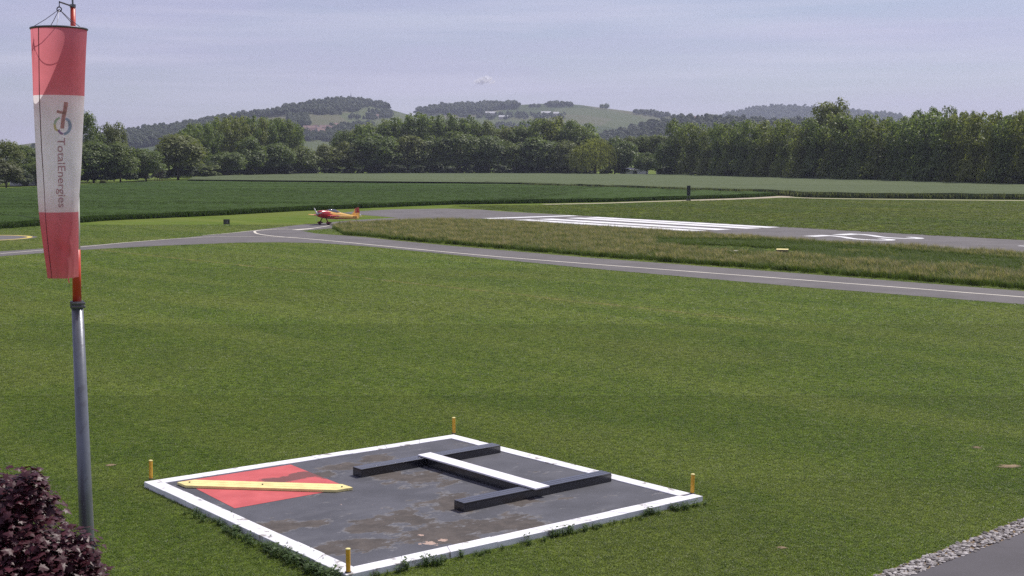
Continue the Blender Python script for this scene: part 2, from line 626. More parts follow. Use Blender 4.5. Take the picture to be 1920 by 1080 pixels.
def scatter(name, pts, protos, mat, size, tint, parent=None, label=None, cat=None):
    """protos: list of (verts, faces). size: (n,) or (n,3)."""
    n = len(pts)
    V, Fc, pid = [], [], []
    for i, (v, f) in enumerate(protos):
        b = len(V)
        V += [tuple(x) for x in v]
        Fc += [tuple(k + b for k in q) for q in f]
        pid += [i] * len(f)
    npv = len(V)
    V += [tuple(p) for p in pts]
    me = bpy.data.meshes.new(name)
    me.from_pydata(V, [], Fc)
    me.materials.append(mat)
    size = np.asarray(size, np.float32)
    if size.ndim == 1:
        size = np.repeat(size[:, None], 3, 1)
    full = np.ones((npv + n, 3), np.float32)
    full[npv:] = size

    def pa(nm, typ, arr, key='value'):
        a = me.attributes.new(nm, typ, 'POINT')
        a.data.foreach_set(key, arr)
    isp = np.zeros(npv + n, bool)
    isp[npv:] = True
    pa('is_point', 'BOOLEAN', isp)
    pa('size', 'FLOAT_VECTOR', full.ravel(), 'vector')
    tn = np.zeros(npv + n, np.float32)
    tn[npv:] = rng.uniform(0, 6.283, n)
    pa('turn', 'FLOAT', tn)
    ti = np.zeros(npv + n, np.float32)
    ti[npv:] = tint
    pa('tint', 'FLOAT', ti)
    a = me.attributes.new('proto', 'INT', 'FACE')
    a.data.foreach_set('value', np.asarray(pid, np.int32))
    me.update()
    o = link(name, me, parent, label, cat, None, 'stuff')
    md = o.modifiers.new('scatter', 'NODES')
    md.node_group = scatter_tree()
    return o


def blade_clump(n, spread, h, w, lean, rs, seg=2):
    r = np.random.default_rng(rs)
    V, Fc = [], []
    for _ in range(n):
        a = r.uniform(0, 6.283)
        d = spread * math.sqrt(r.uniform())
        bx, by = d * math.cos(a), d * math.sin(a)
        t = r.uniform(0, 6.283)
        hh = h * r.uniform(0.55, 1.1)
        ln = lean * r.uniform(0.3, 1.3)
        dx, dy = math.cos(t), math.sin(t)
        px, py = -dy, dx
        b = len(V)
        for s in range(seg):
            u = s / seg
            ww = w * (1 - 0.55 * u) / 2
            o = ln * u * u * hh
            z = hh * u
            V += [(bx + dx * o - px * ww, by + dy * o - py * ww, z), (bx + dx * o + px * ww, by + dy * o + py * ww, z)]
        V.append((bx + dx * ln * hh, by + dy * ln * hh, hh * (1 - 0.25 * min(ln, 1.5))))
        for s in range(seg - 1):
            k = b + 2 * s
            Fc.append((k, k + 1, k + 3, k + 2))
        k = b + 2 * (seg - 1)
        Fc.append((k, k + 1, k + 2))
    return V, Fc


# ================================================================== THE SETTING
# ------------------------------------------------------------------ ground
def ground():
    xs = np.unique(np.concatenate([np.linspace(-6300, -200, 14), np.linspace(-200, 200, 60), np.linspace(200, 6300, 14)]))
    ys = np.unique(np.concatenate([np.linspace(-240, 0, 6), np.linspace(0, 200, 40), np.linspace(200, 7800, 22)]))
    nx, ny = len(xs), len(ys)
    V = [(x, y, 0.0) for y in ys for x in xs]
    Fc = [(j * nx + i, j * nx + i + 1, (j + 1) * nx + i + 1, (j + 1) * nx + i) for j in range(ny - 1) for i in range(nx - 1)]
    link('ground', mesh_from('ground', V, Fc, M['lawn']), kind='structure')


ground()

# square corners on the ground (outer corners of its white kerb)
SQ = [G(270, 904, 0.13), G(850, 815, 0.13), G(1318, 931, 0.13), G(650, 1079, 0.13)]   # left, far, right, near
SQL, SQT, SQR, SQB = [np.array(p[:2]) for p in SQ]


def sq(u, v):
    """u runs from the left corner to the near one, v from the left corner to the far one."""
    return SQL + u * (SQB - SQL) + v * (SQT - SQL) + u * v * (SQL - SQB - SQT + SQR)


# asphalt
TX_NEAR = [(2300, 604), (1920, 571), (1500, 538), (1100, 503), (850, 478), (700, 463), (600, 456), (520, 454.5), (450, 455), (300, 461), (150, 469), (0, 481), (-300, 508)]
TX_FAR = [(-300, 495), (0, 471.5), (170, 460), (350, 445.5), (440, 436), (484, 431), (562, 421.5), (593, 419.6), (660, 413), (745, 408.3), (860, 404), (980, 409), (840, 412), (700, 424), (620, 428.5), (567, 433), (592, 438), (650, 442), (690, 445.5), (740, 451), (850, 461.5), (1100, 483), (1500, 513), (1920, 546), (2300, 576)]
sheet('taxiway', [G(*p) for p in TX_NEAR + TX_FAR], 0.012, M['asphalt'])

RD, RP = np.array([0.590, -0.807]), np.array([0.807, 0.590])


def rw(t, a):
    return RD * t + RP * a


pad = [G(640, 399.5), G(665, 396.5), G(740, 392.5), G(840, 391.2), G(905, 393.3)]
sheet('runway', [p[:2] for p in pad] + [rw(-168, 120.3), rw(80, 120.9), rw(80, 103.5), rw(-150, 103.5), G(745, 408.3)[:2], G(690, 404)[:2]], 0.016, M['asphalt'])

mk = MB()
for a0, a1 in ((108.8, 111.4), (113.8, 116.3), (117.2, 119.5), (105.0, 107.4)):
    mk.add([(*rw(-143.2, a0), 0.024), (*rw(-109.3, a0), 0.024), (*rw(-109.3, a1), 0.024), (*rw(-143.2, a1), 0.024)], [(0, 1, 2, 3)])
mk.add([(*rw(-149.6, 104.3), 0.024), (*rw(-147.4, 104.3), 0.024), (*rw(-147.4, 119.6), 0.024), (*rw(-149.6, 119.6), 0.024)], [(0, 1, 2, 3)])
for t in (-73, -28, 20):
    mk.add([(*rw(t, 112.2), 0.024), (*rw(t + 20, 112.2), 0.024), (*rw(t + 20, 112.7), 0.024), (*rw(t, 112.7), 0.024)], [(0, 1, 2, 3)])
mk.build('runway_marking', M['white_mark'], kind='structure')
# runway number 22: two figures read from the left end of the runway
num = MB()
for a0 in (108.0, 112.6):
    c = [(0.1, 0.0), (3.0, 0.0)]
    stem = [(0.35, 0.55), (0.5, 1.8), (1.2, 3.4), (2.3, 5.2), (2.75, 6.7), (2.6, 8.2), (1.9, 9.3), (1.0, 9.2), (0.45, 8.2), (0.3, 7.2)]
    for pts, w in ((stem, 0.85),):
        v, f = ribbon([rw(-95.3 + y + 0.3, a0 + (3.1 - x)) for x, y in smooth_line(stem, 4)], w)
        num.add([(q[0], q[1], 0.024) for q in v], f)
    num.add([(*rw(-95.6, a0), 0.026), (*rw(-93.9, a0), 0.026), (*rw(-93.9, a0 + 3.1), 0.026), (*rw(-95.6, a0 + 3.1), 0.026)], [(0, 1, 2, 3)])
num.build('runway_number', M['white_mark'], kind='structure')

cl = smooth_line([G(*p)[:2] for p in [(2300, 588), (1920, 557.5), (1500, 525), (1000, 487), (850, 474), (720, 461.5), (600, 450), (530, 444.5), (490, 440), (478, 436), (483, 432.6), (520, 430.5), (582, 428.6), (640, 420), (720, 414)]], 5)
cl2 = smooth_line([G(*p)[:2] for p in [(560, 445.5), (470, 444.2), (380, 445), (250, 454), (150, 463.5), (0, 476)]], 5)
ed = smooth_line([G(*p)[:2] for p in [(380, 441.8), (432, 437.5), (484, 432), (540, 427.8)]], 4)
ribbon_obj('taxiway_marking', [(cl, 0.27, False)], 0.020, M['pale_mark'])
ribbon_obj('taxiway_marking', [(cl2, 0.24, False)], 0.024, M['pale_mark'])
ribbon_obj('taxiway_marking', [(ed, 0.2, False), ([G(553, 431.5)[:2], G(585, 429)[:2]], 0.9, False)], 0.028, M['pale_mark'])

# pad with a yellow ring, at the left edge
pc = np.array(G(-38, 446.5)[:2])
sheet('helipad', [(pc[0] + 5.6 * math.cos(a), pc[1] + 5.6 * math.sin(a)) for a in np.linspace(0, 6.283, 33)[:-1]], 0.014, M['asphalt'])
ribbon_obj('helipad_ring', [([(pc[0] + 4.9 * math.cos(a), pc[1] + 4.9 * math.sin(a)) for a in np.linspace(0, 6.283, 49)[:-1]], 0.5, True)], 0.022, M['yellow_mark'])

# service road and gravel, near right corner
ga, gb = np.array(G(1640, 1080)[:2]), np.array(G(1920, 972)[:2])
ra, rb = np.array(G(1712, 1080)[:2]), np.array(G(1920, 1001)[:2])
dd = (rb - ra) / np.hypot(*(rb - ra))
nn = np.array([dd[1], -dd[0]])
sheet('service_road', [ra - dd * 8, rb + dd * 14, rb + dd * 14 + nn * 5, ra - dd * 8 + nn * 5], 0.03, M['asphalt_dark'])
gd = (gb - ga) / np.hypot(*(gb - ga))
sheet('gravel_bed', [ga - gd * 4, gb + gd * 6, rb + dd * 6, ra - dd * 4], 0.010, M['soil'])

# track along the crop and the runway-side meadow
TRACK = [(1020, 383.3), (1131, 381), (1200, 378.6), (1300, 375.6), (1390, 372.6), (1440, 370.3), (1470, 368.6), (1500, 367.3)]
ribbon_obj('dirt_track', [(smooth_line([G(*p)[:2] for p in TRACK[:4]], 4), 2.6, False)], 0.010, M['tan'])
ribbon_obj('dirt_track', [(smooth_line([G(*p)[:2] for p in TRACK[3:]], 4), 4.6, False)], 0.013, M['tan'])
ribbon_obj('dirt_track', [(smooth_line([G(*p)[:2] for p in [(1470, 370), (1560, 372.3), (1700, 374), (1920, 376), (2200, 378)]], 4), 3.0, False)], 0.010, M['tan'])
m, nt, p = new_mat('meadow')
nt.links.new(meadow_colour(nt), p.inputs['Base Color'])
p.inputs['Roughness'].default_value = 0.95
p.inputs['Specular IOR Level'].default_value = 0.05
bump(nt, p, noise(nt, 2.5, 5, 0.7), 0.9, 0.15)
M['meadow'] = m
sheet('meadow', [G(*q)[:2] for q in [(905, 392.6), (840, 390.6), (850, 384.8), (1000, 384.3), (1131, 382), (1300, 376.4), (1390, 373.6), (1480, 370.6), (1560, 372.8), (1700, 374.6), (1920, 376.7), (2300, 380)]] + [rw(60, 121.2), rw(-150, 120.6)], 0.006, M['meadow'])

# bare soil spots in the lawn
for px, py, rx, ry in ((1893, 875, 0.34, 0.26), (1831, 840, 0.15, 0.13), (1465, 1028, 0.14, 0.10), (208, 873, 0.15, 0.14)):
    x, y, _ = G(px, py)
    mb = MB()
    ring = []
    for k in range(14):
        a = 2 * math.pi * k / 14
        s = rng.uniform(0.45, 1.25)
        ring.append((x + rx * s * math.cos(a), y + ry * s * math.sin(a), 0.012))
    mb.add(ring + [(x, y, 0.05)], [(k, (k + 1) % 14, 14) for k in range(14)])
    mb.build('soil_patch', M['soil'], smooth=True, kind='structure')

# ------------------------------------------------------------------ crops: raised beds with a real edge
WH_NEAR = [(-260, 449), (0, 429), (200, 413.5), (420, 403.5), (560, 395.5), (700, 389.5), (850, 383.5), (1000, 381.5), (1150, 378.5), (1290, 374.3), (1400, 370.8), (1452, 367.6)]
WH_FAR = [(1440, 366.2), (1400, 365.2), (1200, 358), (1000, 351.3), (850, 347), (700, 343.6), (560, 339), (360, 341.5), (200, 348), (0, 358.5), (-260, 370)]
BA_NEAR = [(352, 343.4), (420, 340.5), (560, 338.2), (700, 343.2), (850, 346.6), (1000, 351), (1200, 357.6), (1450, 366), (1520, 370.3), (1620, 371.8), (1700, 372.6), (1920, 374.4), (2250, 377)]
BA_FAR = [(2250, 361), (1920, 352), (1600, 342), (1290, 333), (1000, 328.5), (800, 328.3), (600, 330), (420, 334.5), (362, 338)]


def crop(name, near, far, h, mat, step):
    poly = [np.array(G(*q)[:2]) for q in near + far]
    den = []
    for i in range(len(poly)):
        a, b = poly[i], poly[(i + 1) % len(poly)]
        k = max(1, int(np.hypot(*(b - a)) / step))
        for s in range(k):
            den.append(a + (b - a) * s / k + rng.normal(0, 0.12, 2))
    bm = bmesh.new()
    lo = [bm.verts.new((q[0], q[1], 0.0)) for q in den]
    hi = [bm.verts.new((q[0], q[1], h + rng.normal(0, 0.06))) for q in den]
    n = len(den)
    for i in range(n):
        bm.faces.new((lo[i], lo[(i + 1) % n], hi[(i + 1) % n], hi[i]))
    top = bm.faces.new(hi)
    bmesh.ops.triangulate(bm, faces=[top])
    bmesh.ops.recalc_face_normals(bm, faces=bm.faces)
    me = bpy.data.meshes.new(name)
    bm.to_mesh(me)
    bm.free()
    me.materials.append(mat)
    link(name, me, kind='structure')


crop('wheat_field', WH_NEAR, WH_FAR, 0.72, M['wheat'], 3.0)
crop('barley_field', BA_NEAR, BA_FAR, 1.15, M['barley'], 4.0)


def edge_cover(name, line, inset, per_m, h, mat, seed, label, deep=1.5):
    protos = [blade_clump(16, 0.35, 1.0, 0.10, 0.35, seed + k) for k in range(4)]
    P = []
    pts = [np.array(G(*q)[:2]) for q in line]
    for a, b in zip(pts[:-1], pts[1:]):
        ln = np.hypot(*(b - a))
        t = (b - a) / ln
        q = np.array([-t[1], t[0]])
        if q[1] < 0:
            q = -q
        for _ in range(int(ln * per_m)):
            s = a + t * rng.uniform(0, ln) + q * (inset + deep * rng.uniform() ** 2)
            P.append((s[0], s[1], 0.0))
    n = len(P)
    sz = np.stack([rng.uniform(0.9, 1.5, n)] * 2 + [h * rng.uniform(0.8, 1.15, n)], 1)
    scatter(name, P, protos, mat, sz, rng.uniform(0, 1, n), None, label, 'crop')


edge_cover('wheat_stalks', WH_NEAR, -0.25, 9, 0.86, M['wheat_edge'], 40, 'dark green wheat stalks standing along the near edge of the field')
edge_cover('barley_stalks', BA_NEAR, -0.3, 5, 1.35, M['barley_edge'], 50, 'shaded barley stalks along the near edge of the pale field')
edge_cover('barley_heads', BA_FAR[::-1][1:], -1.5, 2.5, 1.3, M['barley_edge'], 60, 'pale barley heads along the far edge below the trees', 6)



def cover(name, px_poly, z, per, near, h, w, mat, seed, label, cat):
    poly = [np.array(G(*q)[:2]) for q in px_poly]
    xs, ys = [q[0] for q in poly], [q[1] for q in poly]
    n = int((max(xs) - min(xs)) * (max(ys) - min(ys)) * per)
    x, y = rng.uniform(min(xs), max(xs), n), rng.uniform(min(ys), max(ys), n)
    ok = in_poly(x, y, poly) & (np.abs(x) < y * 1010 / F) & (rng.uniform(size=n) < (near / y) ** 1.3)
    if name == 'wheat_tops':
        ok &= np.mod(x * RP[0] + y * RP[1] + 1000.0, 21.0) > 0.8
    x, y = x[ok], y[ok]
    n = len(x)
    protos = [blade_clump(12, 0.35, 1.0, 0.07, 0.5, seed + k) for k in range(4)]
    s = w * rng.uniform(0.7, 1.4, n) * (y / near) ** 0.5
    scatter(name, np.stack([x, y, np.full(n, z)], 1), protos, mat, np.stack([s, s, h * rng.uniform(0.5, 1.2, n)], 1), rng.uniform(0, 1, n), None, label, cat)


MEADOW_PX = [(905, 392.8), (850, 386), (1000, 384.8), (1131, 382.6), (1300, 377), (1390, 374.2), (1480, 371.3), (1560, 373.8), (1700, 375.8), (1920, 378), (2200, 380), (1960, 450), (1920, 450), (1751, 442), (1473, 426.5), (1247, 414), (1070, 403.3)]
cover('wheat_tops', WH_NEAR + WH_FAR, 0.55, 3.2, 150, 0.30, 1.0, M['wheat_edge'], 70, 'dark green wheat tops covering the field', 'crop')
cover('meadow_grass', MEADOW_PX, 0.0, 3.5, 150, 0.16, 0.9, M['meadow_blade'], 75, 'rough mown grass between the runway and the pale field', 'grass')

# ------------------------------------------------------------------ lawn tufts
TXP = [G(*p)[:2] for p in TX_NEAR + TX_FAR]


def lawn():
    P, S, T = [], [], []
    for y0, y1, den, sc in ((25.5, 34, 130, 1.0), (34, 46, 80, 1.15), (46, 66, 38, 1.5), (66, 100, 15, 2.1), (100, 165, 6, 3.0)):
        half = lambda y: y * 985 / F
        area = (half(y0) + half(y1)) * (y1 - y0)
        cell = 1 / math.sqrt(den)
        gx_, gy_ = np.meshgrid(np.arange(-half(y1), half(y1), cell), np.arange(y0, y1, cell))
        n = gx_.size
        x = gx_.ravel() + rng.uniform(-0.5, 0.5, n) * cell
        y = gy_.ravel() + rng.uniform(-0.5, 0.5, n) * cell
        ok = np.abs(x) < y * 990 / F
        ok &= ~in_poly(x, y, [sq(-.003, -.003), sq(-.003, 1.003), sq(1.003, 1.003), sq(1.003, -.003)])
        ok &= ~in_poly(x, y, TXP)
        ok &= ~in_poly(x, y, [ga - gd * 4, gb + gd * 6, gb + gd * 6 + nn * 8, ga - gd * 4 + nn * 8])
        if y1 > 70:
            ok &= ~in_poly(x, y, LGP)
        if y1 > 110:
            ok &= ~in_poly(x, y, [G(*q)[:2] for q in WH_NEAR + [(1452, 300), (-260, 300)]])
            a = x * RP[0] + y * RP[1]
            ok &= a < 103
            ok &= np.hypot(x - pc[0], y - pc[1]) > 5.6
        x, y = x[ok], y[ok]
        P.append(np.stack([x, y, np.full(len(x), -0.004)], 1))
        s = sc * rng.uniform(0.7, 1.3, len(x))
        hgt = (0.8 + 0.2 * sc) * rng.uniform(0.7, 1.35, len(x))
        S.append(np.stack([s, s, hgt], 1))
        tt = rng.uniform(0, 1, len(x))
        dz = (np.sin(x * 1.1 + 0.6 * y) * np.sin(y * 0.8 - 0.5 * x + 1.0) > 0.35) & (rng.uniform(size=len(x)) < 0.016)
        tt[dz | (rng.uniform(size=len(x)) < 0.0015)] = 2.0
        T.append(tt)
    P, S, T = np.concatenate(P), np.concatenate(S), np.concatenate(T)
    protos = [blade_clump(18, 0.10, 0.050, 0.011, 1.15, 100 + k) for k in range(6)]
    scatter('lawn_grass', P, protos, M['blades'], S, T, None, 'short mown green grass of the airfield lawn', 'grass')


LG_PX = [(624, 428), (648, 441.6), (690, 443.8), (740, 449.5), (850, 459), (1100, 480.3), (1500, 510.5), (1920, 543), (2250, 569), (2250, 505), (1920, 480), (1750, 470), (1560, 458.5), (1400, 447.5), (1250, 438.5), (1100, 428.5), (980, 420), (860, 415.5), (780, 415.5), (690, 420), (640, 423)]
LGP = [G(*p)[:2] for p in LG_PX]
lawn()

# tall meadow grass between taxiway and runway
m, nt, p = new_mat('tall_grass')
t = tint_attr(nt)
geo = node(nt, 'ShaderNodeNewGeometry')
gen = node(nt, 'ShaderNodeSeparateXYZ')
nt.links.new(geo.outputs['Position'], gen.inputs[0])
hgt = ramp(nt, gen.outputs['Z'], 0.27, 0.58)
nz = noise(nt, 0.35, 4, 0.6)
nz2 = noise(nt, 3.0, 3, 0.6)
head = mixc(nt, ramp(nt, nz2, 0.35, 0.65), (0.28, 0.238, 0.118), (0.46, 0.38, 0.24))
grn = mixc(nt, nz, (0.062, 0.100, 0.020), (0.105, 0.145, 0.034))
f = math_n(nt, 'MULTIPLY', hgt, ramp(nt, t, 0.3, 0.85))
col = mixc(nt, f, grn, head)
col = mixc(nt, math_n(nt, 'MULTIPLY', hgt, ramp(nt, t, 1.5, 1.6)), col, (0.42, 0.34, 0.03))
foliage_shader(nt, p, col, 0.4, 0.6, 0.2)
M['tall_grass'] = m

MOWN = [G(*q)[:2] for q in [(1222, 463.5), (1330, 460.5), (1400, 464), (1460, 468), (1500, 472), (1500, 480), (1440, 482), (1375, 478), (1300, 471)]]


def tall_grass():
    xs, ys = [q[0] for q in LGP], [q[1] for q in LGP]
    n = int((max(xs) - min(xs)) * (max(ys) - min(ys)) * 9.0)
    x, y = rng.uniform(min(xs), max(xs), n), rng.uniform(min(ys), max(ys), n)
    ok = in_poly(x, y, LGP)
    x, y = x[ok], y[ok]
    mown = in_poly(x, y, MOWN)
    keep = ~mown | (rng.uniform(size=len(x)) < 0.5)
    x, y, mown = x[keep], y[keep], mown[keep]
    GREEN = [G(*q)[:2] for q in [(1230, 452), (1440, 455), (1600, 466), (1760, 480), (1920, 492), (1920, 516), (1740, 502), (1560, 490), (1420, 470), (1230, 463)]]
    YEL = [G(*q)[:2] for q in [(1555, 471), (1640, 470), (1700, 478), (1740, 488), (1640, 487), (1570, 482)]]
    green, yel = in_poly(x, y, GREEN), in_poly(x, y, YEL)
    tint = rng.uniform(0.35, 1.0, len(x))
    tint[green] = rng.uniform(0.0, 0.5, green.sum())
    yy = yel & (rng.uniform(size=len(x)) < 0.30)
    tint[yy] = 2.0
    h = rng.uniform(0.55, 0.88, len(x)) * (0.92 + 0.16 * np.sin(x * 0.9) * np.cos(y * 0.7 + x * 0.3))
    h[green] *= 0.66
    h[mown] = 0.14
    tint[mown] = 0.1
    w = rng.uniform(0.8, 1.3, len(x))
    protos = [blade_clump(20, 0.24, 1.0, 0.030, 0.38, 300 + k, 2) for k in range(5)]
    scatter('tall_grass', np.stack([x, y, np.zeros_like(x)], 1), protos, M['tall_grass'], np.stack([w, w, h], 1), tint, None, 'tall brownish flowering grass between the taxiway and the runway', 'grass')


tall_grass()


# gravel strip
def gravel():
    m = paint('pale_stone', (0.46, 0.43, 0.40), 0.85, 0.2, bmp=0)
    nt = m.node_tree
    oi = node(nt, 'ShaderNodeObjectInfo').outputs['Random']
    nt.links.new(mixc(nt, oi, (0.09, 0.08, 0.075), (0.50, 0.47, 0.45)), nt.nodes['Principled BSDF'].inputs['Base Color'])
    protos = []
    for k in range(5):
        bm = bmesh.new()
        bmesh.ops.create_icosphere(bm, subdivisions=1, radius=1.0)
        r = np.random.default_rng(k)
        for v in bm.verts:
            v.co *= r.uniform(0.75, 1.15)
            v.co.z *= 0.62
            v.co.x *= 1.25
        bm.verts.index_update()
        protos.append(([tuple(v.co) for v in bm.verts], [tuple(v.index for v in f.verts) for f in bm.faces]))
        bm.free()
    P = []
    for _ in range(2400):
        s, w = rng.uniform(-0.6, 1.6), rng.uniform(0.06, 0.95)
        a, b = ga + (gb - ga) * s, ra + (rb - ra) * s
        q = a + (b - a) * w + rng.normal(0, 0.03, 2)
        P.append((q[0], q[1], 0.03))
    sz = 0.014 + 0.048 * rng.uniform(0, 1, len(P)) ** 2.2
    scatter('gravel', P, protos, m, sz, rng.uniform(0, 1, len(P)), None, 'strip of pale gravel stones beside the dark service road', 'gravel')


gravel()


# ------------------------------------------------------------------ trees
def rand_unit(r, n):
    v = r.normal(size=(n, 3))
    return v / np.linalg.norm(v, axis=1)[:, None]


def cards(r, C, N, size, aspect=1.0, rnd=0.5):
    """leaf-clump faces at C with normals near N."""
    n = len(C)
    nrm = N + rand_unit(r, n) * rnd + np.array([0, 0, 0.45])
    nrm /= np.linalg.norm(nrm, axis=1)[:, None]
    a = np.cross(nrm, rand_unit(r, n))
    a /= np.linalg.norm(a, axis=1)[:, None] + 1e-9
    b = np.cross(nrm, a)
    s = size * r.uniform(0.6, 1.3, n)[:, None]
    k1, k2 = r.uniform(0.5, 1.0, (n, 1)), r.uniform(0.5, 1.0, (n, 1))
    q = np.stack([C - a * s * aspect, C - b * s * k1 + a * s * 0.2, C + a * s * aspect + nrm * s * 0.25, C + b * s * k2 - a * s * 0.15], 1)
    return q.reshape(-1, 3)


def lobes_crown(seed, env, nl, rl, nper, size, gap=0.0):
    r = np.random.default_rng(seed)
    out = []
    cs = []
    for i in range(nl):
        c, rad = env(r, i / max(nl - 1, 1))
        rad *= r.uniform(*rl)
        cs.append((c, rad))
        n = int(nper * (rad / 0.14) ** 1.5)
        d = rand_unit(r, n)
        d[:, 2] = np.where(d[:, 2] < -0.35, -d[:, 2], d[:, 2])
        P = c + d * rad * r.uniform(0.55, 1.06, (n, 1)) * np.array([1, 1, 0.85])
        out.append(cards(r, P, d, size))
    return np.concatenate(out), cs


def env_round(zc, rz, rr):
    def f(r, t):
        d = rand_unit(r, 1)[0]
        q = r.uniform(0.45, 0.80)
        z = d[2]
        if z < -0.6:
            d[2] *= 0.6
        return np.array([d[0] * rr * q, d[1] * rr * q, zc + d[2] * rz * q]), 0.2
    return f


def env_poplar(z0, z1):
    def f(r, t):
        z = z0 + (z1 - z0) * (t * 0.97 + r.uniform(0, 0.03))
        w = 0.30 * math.sin(math.pi * min(1, 0.16 + 0.86 * (1 - abs(t - 0.42) / 0.9))) + 0.02
        if t > 0.75:
            w *= 1 - (t - 0.75) * 2.2
        a = r.uniform(0, 6.283)
        return np.array([math.cos(a) * w, math.sin(a) * w, z]), 0.17 * (1.25 - 0.55 * t)
    return f


def trunk_mesh(name, cs, z_top, r0, nl=6, lean=0.0, wide=1.0):
    mb = MB()
    top = Vector((lean, 0, z_top))
    mb.tube([(0, 0, -0.01), (lean * 0.2, 0.0, z_top * 0.35), (lean * 0.6, 0.01, z_top * 0.7), top], [r0, r0 * 0.78, r0 * 0.5, r0 * 0.22], 7)
    for c, rad in cs[::max(1, len(cs) // nl)]:
        z = min(c[2] * 0.62, z_top * 0.9)
        k = z / z_top
        b = Vector((lean * k, 0, z))
        e = Vector(c)
        mid = b.lerp(e, 0.5) + Vector((0, 0, 0.02))
        mb.tube([b, mid, e], [r0 * 0.42, r0 * 0.26, r0 * 0.08], 5)
    me = mesh_from(name, mb.v, mb.f, M['bark'], None, True)
    return me


TREES = {}


def make_kind(key, mat, seed, crown_fn, trunk_args):
    V, cs = crown_fn(seed)
    cm = quads_mesh('crown', V, 4, M[mat])
    tm = trunk_mesh('trunk', cs, *trunk_args)
    TREES.setdefault(key, []).append((cm, tm))


for s in range(5):
    make_kind('round', 'leaf', 500 + s, lambda q: lobes_crown(q, env_round(0.50, 0.52, 0.50), 40, (0.7, 1.2), 95, 0.026), (0.75, 0.022, 7))
for s in range(3):
    make_kind('tall', 'leaf', 520 + s, lambda q: lobes_crown(q, env_round(0.54, 0.50, 0.50), 52, (0.5, 0.95), 110, 0.021), (0.85, 0.018, 10))
for s in range(5):
    make_kind('poplar', 'poplar_leaf', 540 + s, lambda q: lobes_crown(q, env_poplar(0.03, 0.97), 44, (0.7, 1.3), 56, 0.026), (0.92, 0.013, 12))
for s in range(2):
    make_kind('open', 'poplar_leaf', 560 + s, lambda q: lobes_crown(q, env_round(0.62, 0.42, 0.66), 46, (0.26, 0.5), 150, 0.017), (0.9, 0.016, 16))
for s in range(2):
    make_kind('olive', 'olive_leaf', 570 + s, lambda q: lobes_crown(q, env_round(0.5, 0.47, 0.46), 34, (0.6, 1.0), 120, 0.026), (0.6, 0.02, 6))
for s in range(2):
    make_kind('bush', 'leaf', 580 + s, lambda q: lobes_crown(q, env_round(0.42, 0.5, 0.46), 20, (0.7, 1.2), 110, 0.045), (0.5, 0.03, 6))


def willow_crown(seed):
    r = np.random.default_rng(seed)
    out, cs = [], []
    for i in range(300):
        a = r.uniform(0, 6.283)
        q = math.sqrt(r.uniform(0.02, 1))
        zt = 0.98 - 0.34 * q * q + r.normal(0, 0.035)
        x, y = 0.42 * q * math.cos(a), 0.42 * q * math.sin(a)
        ln = (zt - 0.05) * r.uniform(0.45, 0.95)
        n = int(ln * 52)
        u = np.linspace(0, 1, n)
        drift = r.uniform(0.02, 0.08)
        bulge = np.sin(u * 1.6) * drift
        P = np.stack([x + math.cos(a) * bulge + r.normal(0, 0.008, n), y + math.sin(a) * bulge + r.normal(0, 0.008, n), zt - u * ln + np.minimum(u, 0.1) * 0.3], 1)
        N = np.tile([math.cos(a), math.sin(a), 0.35], (n, 1))
        s = 0.017 * r.uniform(0.7, 1.3, n)[:, None]
        nr = N + rand_unit(r, n) * 0.6
        side = np.cross(nr, [0, 0, 1.0])
        side /= np.linalg.norm(side, axis=1)[:, None]
        dn = np.array([0, 0, -1.0]) + rand_unit(r, n) * 0.25
        out.append(np.stack([P - dn * s * 1.5, P + side * s * 0.6, P + dn * s * 1.5, P - side * s * 0.6], 1).reshape(-1, 3))
        if i < 8:
            cs.append((np.array([x, y, zt - 0.08]), 0.1))
    return np.concatenate(out), cs


make_kind('willow', 'willow_leaf', 590, willow_crown, (0.6, 0.03, 8))

TREE_BASE = [(-200, 370), (0, 353), (150, 344), (240, 343), (340, 337), (420, 334), (600, 329.8), (800, 328.8), (1000, 328.8), (1200, 331), (1300, 333), (1600, 342), (1920, 352.5), (2200, 362)]


ORD = ['first', 'second', 'third', 'fourth', 'fifth', 'sixth', 'seventh', 'eighth', 'ninth', 'tenth', 'eleventh', 'twelfth', 'thirteenth', 'fourteenth', 'fifteenth', 'sixteenth', 'seventeenth', 'eighteenth', 'nineteenth', 'twentieth']
ORD += ['twenty-' + o for o in ORD[:9]] + ['thirtieth'] + ['thirty-' + o for o in ORD[:9]]


def plant_tree(kind, px, top, wpx, back, label, group=None, name='tree', base_y=None, cat='tree', idx=None):
    d0 = base_y or (G(px, interp(TREE_BASE, px))[1])
    d = d0 + back
    x = (px - 960) / F * d * (1 / PC) * 0.995
    z = W(px, top, d)[2]
    wid = wpx / F * d * {'round': 1.22, 'tall': 1.25, 'poplar': 1.45, 'open': 1.2, 'bush': 1.1, 'olive': 1.1}.get(kind, 1.0)
    k = TREES[kind]
    cm, tm = k[rng.integers(len(k)) if idx is None else idx % len(k)]
    o = thing(name, label, cat, (x, d, 0), rng.uniform(0, 6.283), group)
    o.scale = (wid, wid, z / 0.99)
    link('crown', cm, o)
    link('trunk', tm, o)
    return o


